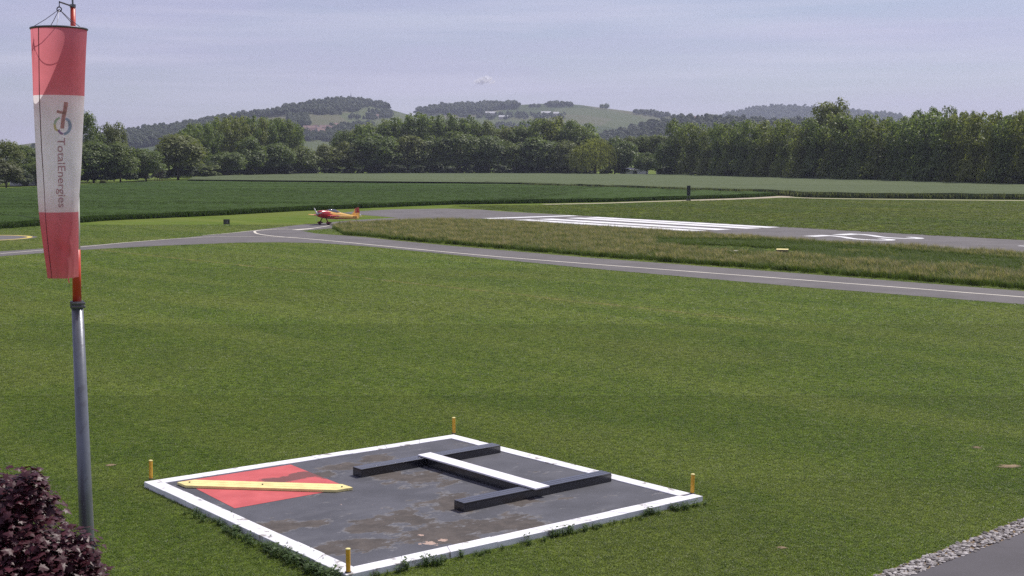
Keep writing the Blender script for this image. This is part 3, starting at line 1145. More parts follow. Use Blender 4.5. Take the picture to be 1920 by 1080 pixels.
# trees of the front edge, left to right: (kind, px, top, width, back, label)
FRONT = [
    ('olive', 14, 293, 72, -6, 'small olive green tree at far left in front of the dark trees'),
    ('round', 70, 300, 60, 4, 'low dark tree behind the hanging windsock at the left'),
    ('round', 118, 282, 66, 3, 'dark broad tree hidden mostly behind the windsock'),
    ('round', 178, 262, 82, 6, 'light crowned tree just right of the windsock below the tall ragged tree'),
    ('round', 228, 272, 66, 5, 'dark tree in the gap left of the thin wooden posts'),
    ('round', 276, 277, 64, 5, 'low dark tree behind the thin wooden posts'),
    ('round', 336, 247, 92, 2, 'big dome shaped tree standing right of the thin wooden posts'),
    ('bush', 392, 306, 50, 0, 'low bush at the left tip of the pale barley field'),
    ('round', 425, 282, 66, 3, 'low rounded tree before the plantation at the barley field tip'),
    ('round', 468, 262, 62, 6, 'pale crowned tree left of centre before the poplar plantation'),
    ('round', 520, 264, 60, 4, 'rounded tree below the middle of the poplar plantation'),
    ('round', 566, 272, 58, 4, 'rounded tree below the right end of the poplar plantation'),
    ('round', 612, 274, 52, 2, 'small rounded tree directly below the red roofed village'),
    ('round', 652, 266, 60, 4, 'rounded tree just right of the village gap'),
    ('round', 705, 248, 90, 2, 'large broad dark tree below the right end of the first hill'),
    ('round', 765, 250, 66, 4, 'dark green tree between the first hill and the second hill'),
    ('round', 812, 250, 62, 4, 'leafy tree below the left end of the flat topped wood'),
    ('round', 864, 244, 74, 3, 'pale topped tree below the middle of the flat topped wood'),
    ('round', 918, 250, 64, 4, 'dark tree below the right end of the flat topped wood'),
    ('round', 962, 262, 58, 3, 'dark tree below the white roofed hill farm'),
    ('round', 1012, 256, 76, 3, 'grey green tree left of the weeping willow'),
    ('round', 1062, 268, 56, 6, 'narrow dark tree touching the weeping willow on its left'),
    ('round', 1170, 262, 54, 10, 'dark tree right behind the weeping willow'),
    ('round', 1212, 286, 44, 3, 'low light green tree between the two white gaps in the trees'),
    ('round', 1255, 262, 50, 6, 'dark tree right of the second white gap in the trees'),
]
for kd, px, top, w, bk, lb in FRONT:
    plant_tree(kd, px, top, w, bk, lb, 'trees along the far side of the barley field')
plant_tree('willow', 1115, 262, 104, -4, 'yellow green weeping willow with hanging branches before the dark trees', name='willow_tree')
plant_tree('bush', 195, 336, 14, -20, 'small round bush alone at the edge of the wheat field', name='bush', cat='bush')

# taller trees behind
for kd, px, top, w, bk, lb in [
    ('tall', 14, 262, 74, 30, 'dark tall tree behind the olive green tree at far left'),
    ('tall', 52, 272, 60, 34, 'dark tree at left just beside the windsock'),
    ('tall', 166, 210, 62, 26, 'tall ragged dark tree immediately right of the windsock'),
    ('tall', 216, 230, 54, 30, 'ragged dark tree with open top second right of the windsock'),
    ('tall', 1552, 184, 82, 18, 'tallest tree, ragged top rising above the right hand poplar row'),
    ('open', 1738, 196, 62, 22, 'open branched tree with see-through top above the poplar row'),
    ('open', 1784, 192, 56, 24, 'right hand open branched tree with see-through top above the poplar row'),
]:
    plant_tree(kd, px, top, w, bk, lb, 'tall trees behind the tree line', 'tall_tree')

BACK = [(330, 246), (375, 234), (410, 226), (450, 222), (500, 222), (545, 227), (562, 240)]
x, k_ = 352, 0
while x < 562:
    for bk in (45, 80):
        plant_tree('poplar', x + rng.uniform(-4, 4), interp(BACK, x) + rng.uniform(-2, 5) + (0 if bk == 45 else 2), rng.uniform(34, 42), bk, ORD[k_] + ' slim tree from the left in the plantation left of the village' if bk == 45 else 'slim tree hidden at the back of the plantation left of the village', 'trees of the left plantation', 'poplar_tree')
    x += 17
    k_ += 1
BACK2 = [(650, 248), (662, 236), (700, 232), (735, 230), (765, 218), (800, 215), (850, 221), (900, 224), (930, 232), (950, 242), (975, 234), (1010, 227), (1050, 222), (1082, 228), (1102, 242)]
x, k_ = 652, 0
while x < 1106:
    for bk in (40, 75):
        plant_tree('tall' if rng.uniform() < 0.5 else 'poplar', x + rng.uniform(-5, 5), interp(BACK2, x) + rng.uniform(-2, 6), rng.uniform(46, 62), bk, ORD[k_] + ' tall dark tree from the left in the middle wood beside the willow' if bk == 40 else 'tall dark tree hidden at the back of the middle wood beside the willow', 'trees of the middle wood', 'tall_tree')
    x += 26
    k_ += 1
BACK3 = [(1110, 252), (1150, 252), (1200, 250), (1240, 246)]
for k_, x in enumerate((1125, 1152, 1182, 1208, 1236)):
    plant_tree('round', x, interp(BACK3, x) + rng.uniform(-2, 6), rng.uniform(44, 58), 38, ORD[k_] + ' dark tree from the left standing behind the weeping willow and white sheds', 'trees behind the willow', 'tree')
ROW = [(1245, 240), (1268, 232), (1290, 228), (1318, 240), (1350, 235), (1400, 232), (1440, 236), (1480, 234), (1520, 226), (1580, 222), (1630, 222), (1700, 218), (1760, 214), (1800, 215), (1850, 219), (1890, 214), (1925, 212), (2040, 206)]
x, k_ = 1268, 0
while x < 2010:
    w = rng.uniform(34, 44) * (1 + (x - 1300) / 2500)
    plant_tree('poplar', x + rng.uniform(-3, 3), interp(ROW, x) + rng.uniform(-7, 12), w * rng.uniform(0.95, 1.4), rng.uniform(0, 5), ORD[k_] + ' poplar from the left in the front of the dense right hand row', 'poplars of the right hand row', 'poplar_tree')
    plant_tree('poplar', x + 13 + rng.uniform(-3, 3), interp(ROW, x + 12) + rng.uniform(-2, 6), w * 1.1, rng.uniform(12, 18), 'slim poplar hidden in the second line of the dense right hand row', 'poplars of the right hand row', 'poplar_tree')
    x += w * 0.66
    k_ += 1

# shrubs that close the foot of the tree line
UB = []
for x in np.arange(-30, 1990, 13):
    if 1172 < x < 1232 or 1465 < x < 1485:
        continue
    d = G(x, interp(TREE_BASE, x))[1] + rng.uniform(3, 22)
    UB.append(((x + rng.uniform(-5, 5) - 960) / F * d, d, -0.1))
UB = np.array(UB)
r_ = np.random.default_rng(3)
protos = []
for k in range(4):
    V, _ = lobes_crown(600 + k, env_round(0.42, 0.5, 0.46), 14, (0.7, 1.2), 60, 0.05)
    protos.append((V, [tuple(range(i, i + 4)) for i in range(0, len(V), 4)]))
sz = np.stack([rng.uniform(6, 10, len(UB))] * 2 + [rng.uniform(3.5, 8, len(UB))], 1)
scatter('undergrowth', UB, protos, M['hill_leaf'], sz, rng.uniform(0, 1, len(UB)), None, 'dark undergrowth at the foot of the tree line', 'undergrowth')


# ------------------------------------------------------------------ hills
m, nt, p = new_mat('hill_fields')
geo = node(nt, 'ShaderNodeNewGeometry').outputs['Position']
mp = node(nt, 'ShaderNodeMapping')
mp.inputs['Scale'].default_value = (0.0045, 0.0030, 0.010)
nt.links.new(geo, mp.inputs['Vector'])
vo = node(nt, 'ShaderNodeTexVoronoi')
vo.inputs['Scale'].default_value = 1.0
nt.links.new(mp.outputs['Vector'], vo.inputs['Vector'])
sp = node(nt, 'ShaderNodeSeparateColor')
nt.links.new(vo.outputs['Color'], sp.inputs[0])
c = mixc(nt, ramp(nt, sp.outputs[0], 0.25, 0.35), (0.068, 0.086, 0.044), (0.098, 0.114, 0.060))
c = mixc(nt, ramp(nt, sp.outputs[1], 0.66, 0.7, 0, 0.7), c, (0.130, 0.122, 0.080))
c = mixc(nt, ramp(nt, noise(nt, 0.02, 4, 0.6, geo, (0.5, 1, 2)), 0.45, 0.65, 0, 0.4), c, (0.075, 0.10, 0.04))
nt.links.new(c, p.inputs['Base Color'])
p.inputs['Roughness'].default_value = 1.0
p.inputs['Specular IOR Level'].default_value = 0.0
M['hill'] = m

HILLS = {}


def hill(key, D, ridge, front, back, nx=90, nv=46):
    pts = [W(px, py, D) for px, py in ridge]
    xs = [q[0] for q in pts]
    zs = [q[2] for q in pts]
    x0, x1 = xs[0], xs[-1]

    def zat(x, y):
        # columns fan out from the ridge; the flank falls towards both sides
        xc = 0.5 * (x0 + x1)
        zr = np.interp(xc + (x - xc) * (1 + 0.75 * np.clip(D - y, 0, None) / D) + 0.25 * np.clip(D - y, 0, None) / D * xc, xs, zs, left=0, right=0)
        t = np.where(y < D, (y - (D - front)) / front, (D + back - y) / back)
        t = np.clip(t, 0, 1)
        s = np.sin(t * math.pi / 2) ** 1.15
        n = 0.035 * np.sin(x * 0.0061 + 1.3) * np.sin(y * 0.0047 + 0.4) * np.sin(t * math.pi)
        return np.maximum(zr * (s + n) - 0.5, -0.5)
    gx = np.linspace(x0, x1, nx)
    gy = np.concatenate([np.linspace(D - front, D, nv), np.linspace(D, D + back, 14)[1:]])
    X, Y = np.meshgrid(gx, gy)
    Z = zat(X, Y)
    V = np.stack([X, Y, Z], -1).reshape(-1, 3)
    ny = len(gy)
    Fc = [(j * nx + i, j * nx + i + 1, (j + 1) * nx + i + 1, (j + 1) * nx + i) for j in range(ny - 1) for i in range(nx - 1)]
    link('hill', mesh_from('hill', V, Fc, M['hill'], None, True), kind='structure')
    HILLS[key] = (zat, D, front)


def on_hill(key, px, py):
    zat, D, front = HILLS[key]
    d = ray(px, py)
    ys = np.linspace(D - front, D + 30, 260)
    t = ys / d[1]
    xs = d[0] * t
    zs = H + d[2] * t
    hit = np.nonzero(zs <= zat(xs, ys))[0]
    if len(hit) == 0:
        return None
    i = hit[0]
    return xs[i], ys[i], float(zat(xs[i], ys[i]))


hill('A', 3600, [(60, 290), (150, 272), (240, 256), (330, 246), (420, 226), (480, 220), (540, 210), (590, 200), (640, 194), (680, 194), (710, 199), (738, 207), (760, 213), (800, 226), (850, 242), (920, 262), (1000, 292)], 1700, 900)
hill('B', 4300, [(640, 290), (700, 256), (740, 236), (780, 217), (830, 208), (900, 205), (960, 201), (1010, 198.5), (1050, 198), (1080, 200), (1130, 206), (1180, 212), (1240, 219), (1300, 230), (1360, 244), (1450, 290)], 1900, 1000)
hill('C', 6000, [(1150, 290), (1250, 240), (1330, 227), (1370, 216), (1420, 206), (1470, 204), (1530, 208), (1600, 213), (1650, 217), (1690, 222), (1750, 232), (1850, 234), (1930, 232), (2050, 240), (2200, 290)], 2000, 1100)
hill('E', 2500, [(1040, 292), (1100, 264), (1180, 246), (1260, 228), (1300, 225), (1350, 228), (1420, 232), (1500, 234), (1560, 238), (1700, 246), (1800, 262), (1900, 292)], 900, 700)

WP, WS = [], []


def wood(key, poly, per, s0, s1):
    xs, ys = [q[0] for q in poly], [q[1] for q in poly]
    area = 0.5 * abs(sum(poly[i][0] * poly[(i + 1) % len(poly)][1] - poly[(i + 1) % len(poly)][0] * poly[i][1] for i in range(len(poly))))
    want, got, tries = int(area * per * 1.35), 0, 0
    while got < want and tries < want * 12:
        tries += 1
        px, py = rng.uniform(min(xs), max(xs)), rng.uniform(min(ys), max(ys))
        if not in_poly([px], [py], poly)[0]:
            continue
        h_ = on_hill(key, px, py)
        if h_ is None:
            continue
        hh = rng.uniform(s0, s1)
        WP.append((h_[0], h_[1], h_[2] - 1))
        WS.append((hh * rng.uniform(0.75, 1.0), hh * rng.uniform(0.75, 1.0), hh))
        got += 1


wood('A', [(60, 285), (240, 254), (330, 244), (420, 226), (480, 219), (540, 208), (590, 198), (640, 192), (690, 192), (712, 197), (738, 206), (722, 207), (696, 202), (672, 206), (676, 212), (640, 211), (610, 216), (560, 215), (480, 224), (430, 229), (350, 264), (240, 282), (60, 292)], 0.13, 12, 19)
wood('A', [(655, 223), (735, 214), (738, 222), (700, 226), (660, 225)], 0.12, 9, 14)
wood('A', [(690, 212), (735, 210), (738, 213), (690, 214)], 0.12, 9, 14)
wood('A', [(540, 226), (577, 224), (578, 240), (540, 240)], 0.14, 13, 18)
wood('A', [(625, 240), (700, 236), (700, 262), (600, 262)], 0.10, 9, 15)
wood('A', [(560, 251), (640, 250), (640, 266), (560, 266)], 0.10, 8, 12)
wood('A', [(592, 213), (640, 214), (640, 216), (592, 216)], 0.2, 7, 10)
wood('B', [(778, 218), (790, 208), (830, 204), (900, 202), (950, 201), (973, 202), (975, 205), (930, 207), (905, 214), (870, 215), (800, 217)], 0.16, 18, 24)
wood('B', [(1022, 200), (1035, 198), (1060, 198), (1078, 201), (1040, 202)], 0.3, 12, 17)
wood('B', [(985, 201), (1015, 200), (1015, 202), (985, 202)], 0.3, 8, 11)
wood('B', [(1182, 213), (1210, 213), (1240, 216), (1258, 220), (1240, 222), (1190, 215)], 0.2, 12, 16)
wood('B', [(856, 214), (900, 213), (1000, 216), (1062, 216), (1060, 224), (960, 226), (860, 222)], 0.055, 8, 13)
wood('B', [(930, 234), (1060, 238), (1060, 250), (930, 250)], 0.06, 8, 13)
wood('E', [(1090, 270), (1180, 246), (1260, 228), (1300, 225), (1350, 228), (1420, 232), (1500, 234), (1560, 238), (1700, 246), (1700, 275), (1090, 280)], 0.05, 10, 17)
wood('C', [(1320, 229), (1370, 216), (1420, 206), (1470, 204), (1530, 208), (1600, 213), (1650, 217), (1690, 222), (1690, 245), (1330, 240)], 0.13, 17, 26)
wood('C', [(1820, 235), (1930, 232), (2050, 240), (2050, 250), (1820, 246)], 0.1, 15, 20)
protos = []
for k in range(5):
    V, _ = lobes_crown(620 + k, env_round(0.5, 0.48, 0.46), 12, (0.8, 1.3), 26, 0.085)
    protos.append((V, [tuple(range(i, i + 4)) for i in range(0, len(V), 4)]))
scatter('distant_wood', np.array(WP), protos, M['hill_leaf'], np.array(WS), rng.uniform(0, 1, len(WP)), None, 'dark woods and hedges covering the far hills', 'woods')

for i, (px, py, hm, lb) in enumerate(((1129, 205.6, 17, 'left of two round trees alone on the far hill crest'), (1137, 206.2, 19, 'right of two round trees alone on the far hill crest'))):
    q = on_hill('B', px, py) or (W(px, py, 4300))
    o = thing('tree', lb, 'tree', (q[0], q[1], q[2] - 0.6), i * 1.7, 'pair of trees on the hill crest')
    o.scale = (hm * 0.95, hm * 0.95, hm)
    link('crown', TREES['round'][i][0], o)
    link('trunk', TREES['round'][i][1], o)

# radio mast on the wooded hill
q = on_hill('A', 658, 195.5) or W(658, 194, 3600)
t_ = thing('radio_mast', 'thin lattice radio mast rising from the top of the wooded hill', 'mast', q)
mb = MB()
for a in range(3):
    an = a * 2.094
    mb.tube([(1.3 * math.cos(an), 1.3 * math.sin(an), 0), (0.35 * math.cos(an), 0.35 * math.sin(an), 24)], 0.22, 4)
for z in range(2, 24, 3):
    k = 1.3 - 0.95 * z / 24
    mb.tube([(k * math.cos(a * 2.094), k * math.sin(a * 2.094), z + (a % 2) * 1.2) for a in range(4)], 0.12, 4)
mb.build('lattice_tower', M['dark_steel'], t_)
mb = MB()
mb.tube([(0, 0, 24), (0, 0, 29)], 0.12, 5)
mb.build('antenna', M['dark_steel'], t_)
mb = MB()
mb.box(-1.6, 1.6, -0.25, 0.25, 19.6, 20.3)
mb.build('platform', M['dark_steel'], t_)

# houses
M['wall_cream'] = paint('cream_render', (0.55, 0.50, 0.44), 0.9, 0.1, bmp=0)
M['roof_red'] = paint('red_roof', (0.27, 0.185, 0.165), 0.9, 0.1, bmp=0)
M['roof_pale'] = paint('pale_roof', (0.55, 0.55, 0.55), 0.7, 0.2, bmp=0)
M['window_dark'] = paint('window_glass', (0.03, 0.035, 0.04), 0.15, 0.5, bmp=0)


def house_parts(root, w, d, hw, hr, roof):
    mb = MB()
    mb.box(-w / 2, w / 2, -d / 2, d / 2, -2, hw)
    mb.add([(-w / 2, -d / 2, hw), (-w / 2, d / 2, hw), (-w / 2, 0, hw + hr - 0.15), (w / 2, -d / 2, hw), (w / 2, d / 2, hw), (w / 2, 0, hw + hr - 0.15)], [(0, 1, 2), (3, 5, 4)])
    mb.build('wall', M['wall_cream'], root)
    o = 0.5
    mb = MB()
    for s in (-1, 1):
        e = [(-w / 2 - o, s * (d / 2 + o), hw - 0.3), (w / 2 + o, s * (d / 2 + o), hw - 0.3), (w / 2 + o, 0, hw + hr), (-w / 2 - o, 0, hw + hr)]
        mb.hexa(e if s < 0 else e[::-1], [(a, b, c_ + 0.25) for a, b, c_ in (e if s < 0 else e[::-1])])
    rf = mb.build('roof', roof, root)
    mb = MB()
    mb.box(w * 0.2, w * 0.2 + 0.8, 0.6, 1.3, hw + hr * 0.4, hw + hr + 0.9)
    mb.build('chimney', M['wall_cream'], rf)
    for k in range(3):
        mb = MB()
        xk = (k - 1) * w * 0.3
        mb.box(xk - 0.6, xk + 0.6, -d / 2 - 0.06, -d / 2 + 0.02, hw * 0.35, hw * 0.35 + 1.4)
        mb.build('window', M['window_dark'], root)


hr_ = thing('house', 'red roofed house of the far village below the wooded hill', 'house', (0, 0, 0), 0, 'houses of the far village')
house_parts(hr_, 12, 9, 5.5, 4.2, M['roof_red'])
first = True
k_ = 0
for px, py in ((569, 249), (574, 243), (578, 251), (583, 245.5), (588, 250), (592, 242), (597, 247), (601, 251.5), (606, 244), (612, 248), (617, 242.5), (622, 246), (628, 241.5), (634, 244)):
    q = on_hill('A', px, py + 1.5)
    if q is None:
        continue
    o = hr_ if first else copy_tree(hr_)
    first = False
    o.location = q
    o.rotation_euler = (0, 0, rng.uniform(-0.7, 0.7))
    o['label'] = ORD[k_] + ' red roofed house from the left in the far village below the wooded hill'
    k_ += 1
    s = rng.uniform(0.8, 1.15)
    o.scale = (s, s, s)
for px, py, w, rf, key, lb in ((704, 222, 13, 'roof_red', 'A', 'single red roofed farmhouse among the hedges on the first hill'),
                               (920, 215.5, 26, 'roof_pale', 'B', 'long low barn with pale roof on the second hill, leftmost'),
                               (944, 223, 22, 'roof_pale', 'B', 'low pale roofed barn lowest on the second hill'),
                               (1024, 215, 24, 'roof_pale', 'B', 'bright white roofed farm building in the middle of the second hill'),
                               (1043, 216.5, 14, 'roof_pale', 'B', 'small white roofed building right of the white roofed farm'),
                               (1302, 220, 16, 'roof_red', 'E', 'house among the trees on the low wooded rise, left'),
                               (1338, 224, 12, 'roof_pale', 'E', 'white walled house on the low wooded rise, right')):
    q = on_hill(key, px, py + (8 if key == 'E' else 0.5))
    if q is None:
        continue
    o = thing('house' if rf == 'roof_red' else 'barn', lb, 'house' if rf == 'roof_red' else 'barn', q, rng.uniform(-0.2, 0.2))
    house_parts(o, w, 11, 5.0, 4.0, M[rf])

# pale sheds glimpsed through the trees
for px, py, w, bk, lb in ((1188, 310, 12, 26, 'white shed glimpsed through the trees right of the weeping willow'), (1250, 310, 9, 26, 'small white shed glimpsed behind the low light green tree'),
                          (1477, 336, 6, 10, 'white shed glimpsed at the foot of the poplar row'), (56, 348, 9, 14, 'pale shed glimpsed beside the olive green tree at far left')):
    d = G(px, interp(TREE_BASE, px))[1] + bk
    o = thing('shed', lb, 'shed', ((px - 960) / F * d, d, 0), 0.05)
    hw = 2.6
    mb = MB()
    mb.box(-w / 2, w / 2, -3, 3, 0, hw)
    mb.build('wall', M['white_clean'], o)
    mb = MB()
    mb.hexa([(-w / 2 - .3, -3.4, hw + 0.003), (w / 2 + .3, -3.4, hw + 0.003), (w / 2 + .3, 3.3, hw + .8), (-w / 2 - .3, 3.3, hw + .8)], [(-w / 2 - .3, -3.4, hw + .18), (w / 2 + .3, -3.4, hw + .18), (w / 2 + .3, 3.3, hw + .98), (-w / 2 - .3, 3.3, hw + .98)])
    mb.build('roof', M['roof_pale'], o)
    mb = MB()
    mb.box(-0.9, 0.9, -3.06, -2.98, 0, 2.1)
    mb.build('door', M['window_dark'], o)

# ------------------------------------------------------------------ small cloud and the air
cl_o = bpy.data.meshes.new('cloud')
bm = bmesh.new()
for cx_, cz_, rr in [(q_, rng.normal(0, 4) + 10 * math.cos(q_ / 60 * 1.4) - 6, rng.uniform(9, 22) * (1 - abs(q_) / 110)) for q_ in rng.uniform(-66, 66, 30)]:
    bmesh.ops.create_icosphere(bm, subdivisions=3, radius=rr, matrix=Matrix.Translation((cx_, rng.uniform(-22, 22), cz_)) @ Matrix.Diagonal((1.25, 1, 0.72, 1)))
for f_ in bm.faces:
    f_.smooth = True
bm.to_mesh(cl_o)
bm.free()
m, nt, p = new_mat('cloud_vapour')
p.inputs['Base Color'].default_value = (0.9, 0.9, 0.9, 1)
p.inputs['Roughness'].default_value = 1.0
p.inputs['Specular IOR Level'].default_value = 0.0
tl = node(nt, 'ShaderNodeBsdfTranslucent')
tl.inputs['Color'].default_value = (0.9, 0.9, 0.9, 1)
m1 = node(nt, 'ShaderNodeMixShader')
m1.inputs['Fac'].default_value = 0.65
nt.links.new(p.outputs['BSDF'], m1.inputs[1])
nt.links.new(tl.outputs['BSDF'], m1.inputs[2])
tr = node(nt, 'ShaderNodeBsdfTransparent')
lw = node(nt, 'ShaderNodeLayerWeight')
lw.inputs['Blend'].default_value = 0.5
oc = node(nt, 'ShaderNodeTexCoord').outputs['Object']
fa = math_n(nt, 'MULTIPLY', ramp(nt, lw.outputs['Facing'], 0.0, 0.9, 0.6, 0.0), ramp(nt, noise(nt, 0.03, 5, 0.6, oc), 0.30, 0.58, 0.25, 1.0))
m2 = node(nt, 'ShaderNodeMixShader')
nt.links.new(fa, m2.inputs['Fac'])
nt.links.new(tr.outputs['BSDF'], m2.inputs[1])
nt.links.new(m1.outputs['Shader'], m2.inputs[2])
nt.links.new(m2.outputs['Shader'], nt.nodes['Material Output'].inputs['Surface'])
cl_o.materials.append(m)
cw = W(907, 152, 9500)
link('cloud', cl_o, None, 'small faint white cloud alone above the far hills', 'cloud', None, None, cw).scale = (1.15, 1.0, 1.9)

m = bpy.data.materials.new('haze_air')
m.use_nodes = True
nt = m.node_tree
nt.nodes.remove(nt.nodes['Principled BSDF'])
pv = node(nt, 'ShaderNodeVolumePrincipled')
pv.inputs['Color'].default_value = (0.74, 0.80, 1.0, 1)
pv.inputs['Density'].default_value = 0.000095
pv.inputs['Anisotropy'].default_value = 0.2
nt.links.new(pv.outputs['Volume'], nt.nodes['Material Output'].inputs['Volume'])
mb = MB()
mb.box(-6500, 6500, -260, 7900, -3.0, 320)
hz_o = mb.build('haze', m, None, kind='stuff', label='thin bluish haze over the whole airfield and the hills', cat='haze')

# ================================================================== THE THINGS
# ------------------------------------------------------------------ signal square
m, nt, p = new_mat('stained_slab')
geo = node(nt, 'ShaderNodeNewGeometry').outputs['Position']
base = mixc(nt, ramp(nt, noise(nt, 0.8, 5, 0.6, geo), 0.3, 0.7), (0.056, 0.057, 0.066), (0.086, 0.087, 0.100))
base = mixc(nt, ramp(nt, noise(nt, 40, 3, 0.7, geo), 0.4, 0.8, 0, 0.4), base, (0.11, 0.11, 0.12))


def stain_mask(spots):
    tot = None
    for (px, py), rad in spots:
        x_, y_, _ = G(px, py, 0.12)
        dv = node(nt, 'ShaderNodeVectorMath', operation='DISTANCE')
        nt.links.new(geo, dv.inputs[0])
        dv.inputs[1].default_value = (x_, y_, 0.12)
        r1 = ramp(nt, dv.outputs['Value'], 0, rad * (1.25 if rad > 0.35 else 1.0), 1, 0, False)
        tot = r1 if tot is None else math_n(nt, 'MAXIMUM', tot, r1)
    return tot


sm = stain_mask([((790, 895), 1.1), ((730, 890), .7), ((860, 945), 1.2), ((760, 970), 1.0), ((700, 985), .9), ((930, 985), 1.1), ((840, 1000), 1.1), ((990, 985), .8), ((680, 1020), .8), ((520, 985), .7), ((590, 980), .5), ((640, 875), .7), ((700, 860), .6), ((600, 890), .6), ((620, 1030), .6), ((980, 940), .6), ((860, 870), .5)])
wob = noise(nt, 1.5, 8, 0.70, geo, (0.8, 1.2, 1), R(38))
sv = math_n(nt, 'ADD', sm, math_n(nt, 'MULTIPLY', math_n(nt, 'SUBTRACT', wob, 0.5), 3.0))
base = mixc(nt, ramp(nt, noise(nt, 0.9, 7, 0.7, geo, (0.6, 1.4, 1), R(38)), 0.52, 0.66, 0, 0.55), base, (0.105, 0.106, 0.118))
base = mixc(nt, ramp(nt, noise(nt, 1.7, 7, 0.75, geo), 0.62, 0.70, 0, 0.45), base, (0.036, 0.035, 0.038))
silt = mixc(nt, ramp(nt, noise(nt, 3, 5, 0.7, geo), 0.3, 0.7), (0.058, 0.050, 0.045), (0.098, 0.083, 0.073))
col = mixc(nt, ramp(nt, sv, 0.38, 0.45), base, silt)
rim = math_n(nt, 'MULTIPLY', ramp(nt, sv, 0.30, 0.39), ramp(nt, sv, 0.42, 0.55, 1, 0))
col = mixc(nt, math_n(nt, 'MULTIPLY', rim, ramp(nt, noise(nt, 5, 4, 0.6, geo), 0.35, 0.65, 0.1, 0.75)), col, (0.19, 0.19, 0.20))
chip = ramp(nt, math_n(nt, 'ADD', stain_mask([((805, 1018), .28), ((830, 1012), .18), ((790, 1003), .13)]), math_n(nt, 'MULTIPLY', math_n(nt, 'SUBTRACT', noise(nt, 8, 5, 0.7, geo), 0.5), 2.6)), 0.5, 0.53)
col = mixc(nt, chip, col, (0.42, 0.30, 0.24))
nt.links.new(col, p.inputs['Base Color'])
rgh = ramp(nt, sv, 0.3, 0.4, 0.62, 0.85)
nt.links.new(rgh, p.inputs['Roughness'])
p.inputs['Specular IOR Level'].default_value = 0.35
bump(nt, p, noise(nt, 25, 4, 0.7, geo), 0.2, 0.01)
M['slab'] = m

m, nt, p = new_mat('red_panel_paint')
geo = node(nt, 'ShaderNodeNewGeometry').outputs['Position']
col = mixc(nt, ramp(nt, noise(nt, 1.5, 5, 0.6, geo), 0.3, 0.7), (0.46, 0.085, 0.088), (0.56, 0.115, 0.115))
col = mixc(nt, ramp(nt, noise(nt, 9, 5, 0.7, geo), 0.55, 0.75, 0, 0.5), col, (0.46, 0.15, 0.14))
sm2 = stain_mask([((520, 901), .55), ((570, 890), .6), ((615, 889), .6), ((540, 897), .45)])
sv2 = math_n(nt, 'ADD', sm2, math_n(nt, 'MULTIPLY', math_n(nt, 'SUBTRACT', noise(nt, 2.2, 6, 0.65, geo), 0.5), 1.3))
col = mixc(nt, ramp(nt, sv2, 0.40, 0.56, 0, 0.8), col, (0.090, 0.056, 0.052))
nt.links.new(col, p.inputs['Base Color'])
p.inputs['Roughness'].default_value = 0.75
p.inputs['Specular IOR Level'].default_value = 0.3
M['red_panel'] = m

ss = thing('signal_square', 'square dark signal area with white kerb and red panel on the lawn', 'signal area', (0, 0, 0))
BW = 0.040
mb = MB()
mb.prism([sq(BW, BW), sq(1 - BW, BW), sq(1 - BW, 1 - BW), sq(BW, 1 - BW)], -0.05, 0.115)
mb.build('slab', M['slab'], ss)
ZK = 0.14
for pol in ([sq(0, 0), sq(1, 0), sq(1 - BW, BW), sq(BW, BW)], [sq(1, 0), sq(1, 1), sq(1 - BW, 1 - BW), sq(1 - BW, BW)],
            [sq(1, 1), sq(0, 1), sq(BW, 1 - BW), sq(1 - BW, 1 - BW)], [sq(0, 1), sq(0, 0), sq(BW, BW), sq(BW, 1 - BW)]):
    mb = MB()
    n_ = 8
    a, b, c_, d_ = [np.array(q) for q in pol]
    for i in range(n_):                     # kerb lengths with fine joints
        u0, u1 = i / n_ + (0.0006 if i else 0), (i + 1) / n_ - (0.0006 if i < n_ - 1 else 0)
        jz = rng.uniform(-0.006, 0.006)
        pl = [a + (b - a) * u0, a + (b - a) * u1, d_ + (c_ - d_) * u1, d_ + (c_ - d_) * u0]
        k = MB()
        k.prism([tuple(q) for q in pl], -0.05, ZK + jz)
        ko = k.build('kerb_stone', M['white_paint'], ss, bevel=0.006)
rp = [G(545, 871, 0.12), G(341, 902.5, 0.12), G(440, 953, 0.12), G(655, 914.5, 0.12)]
sheet('red_panel', rp, 0.120, M['red_panel'], kind=None, parent=ss)

# yellow diagonal bar of planks
yb = thing('signal_bar', 'yellow pointed plank bar lying diagonally across the red panel', 'signal bar', (0, 0, 0))
zt = 0.185
TL, TR_ = np.array(G(331, 904, zt)[:2]), np.array(G(663, 914, zt)[:2])
ax = TR_ - TL
ln = np.hypot(*ax)
ax /= ln
ay = np.array([-ax[1], ax[0]])
hwid = 0.30
for k, (v0, v1) in enumerate(((-hwid, -hwid / 3 - 0.006), (-hwid / 3 + 0.006, hwid / 3 - 0.006), (hwid / 3 + 0.006, hwid))):
    # each plank is cut to the arrow point of the bar's ends
    cut = lambda v: 0.02 + abs(v) / hwid * 0.34
    pl = []
    vsn = [v0, v1] if k != 1 else [v0, 0.0, v1]
    for v in vsn:
        pl.append(TL + ax * cut(v) + ay * v)
    for v in vsn[::-1]:
        pl.append(TR_ - ax * cut(v) + ay * v)
    mb = MB()
    mb.prism([tuple(q) for q in pl], 0.125, zt)
    mb.build('plank', M['yellow_paint'], yb)
for s in (0.075, 0.49, 0.935):
    q = TL + ax * ln * s + ay * (0.0)
    mb = MB()
    mb.tube([(q[0], q[1], zt - 0.02), (q[0], q[1], zt + 0.025)], 0.020, 8)
    mb.build('bolt', M['dark_steel'], yb)

# black bars with the white crossbar
hb = thing('signal_marker', 'black H shaped marker of planks with white crossbar on the signal square', 'signal marker', (0, 0, 0))


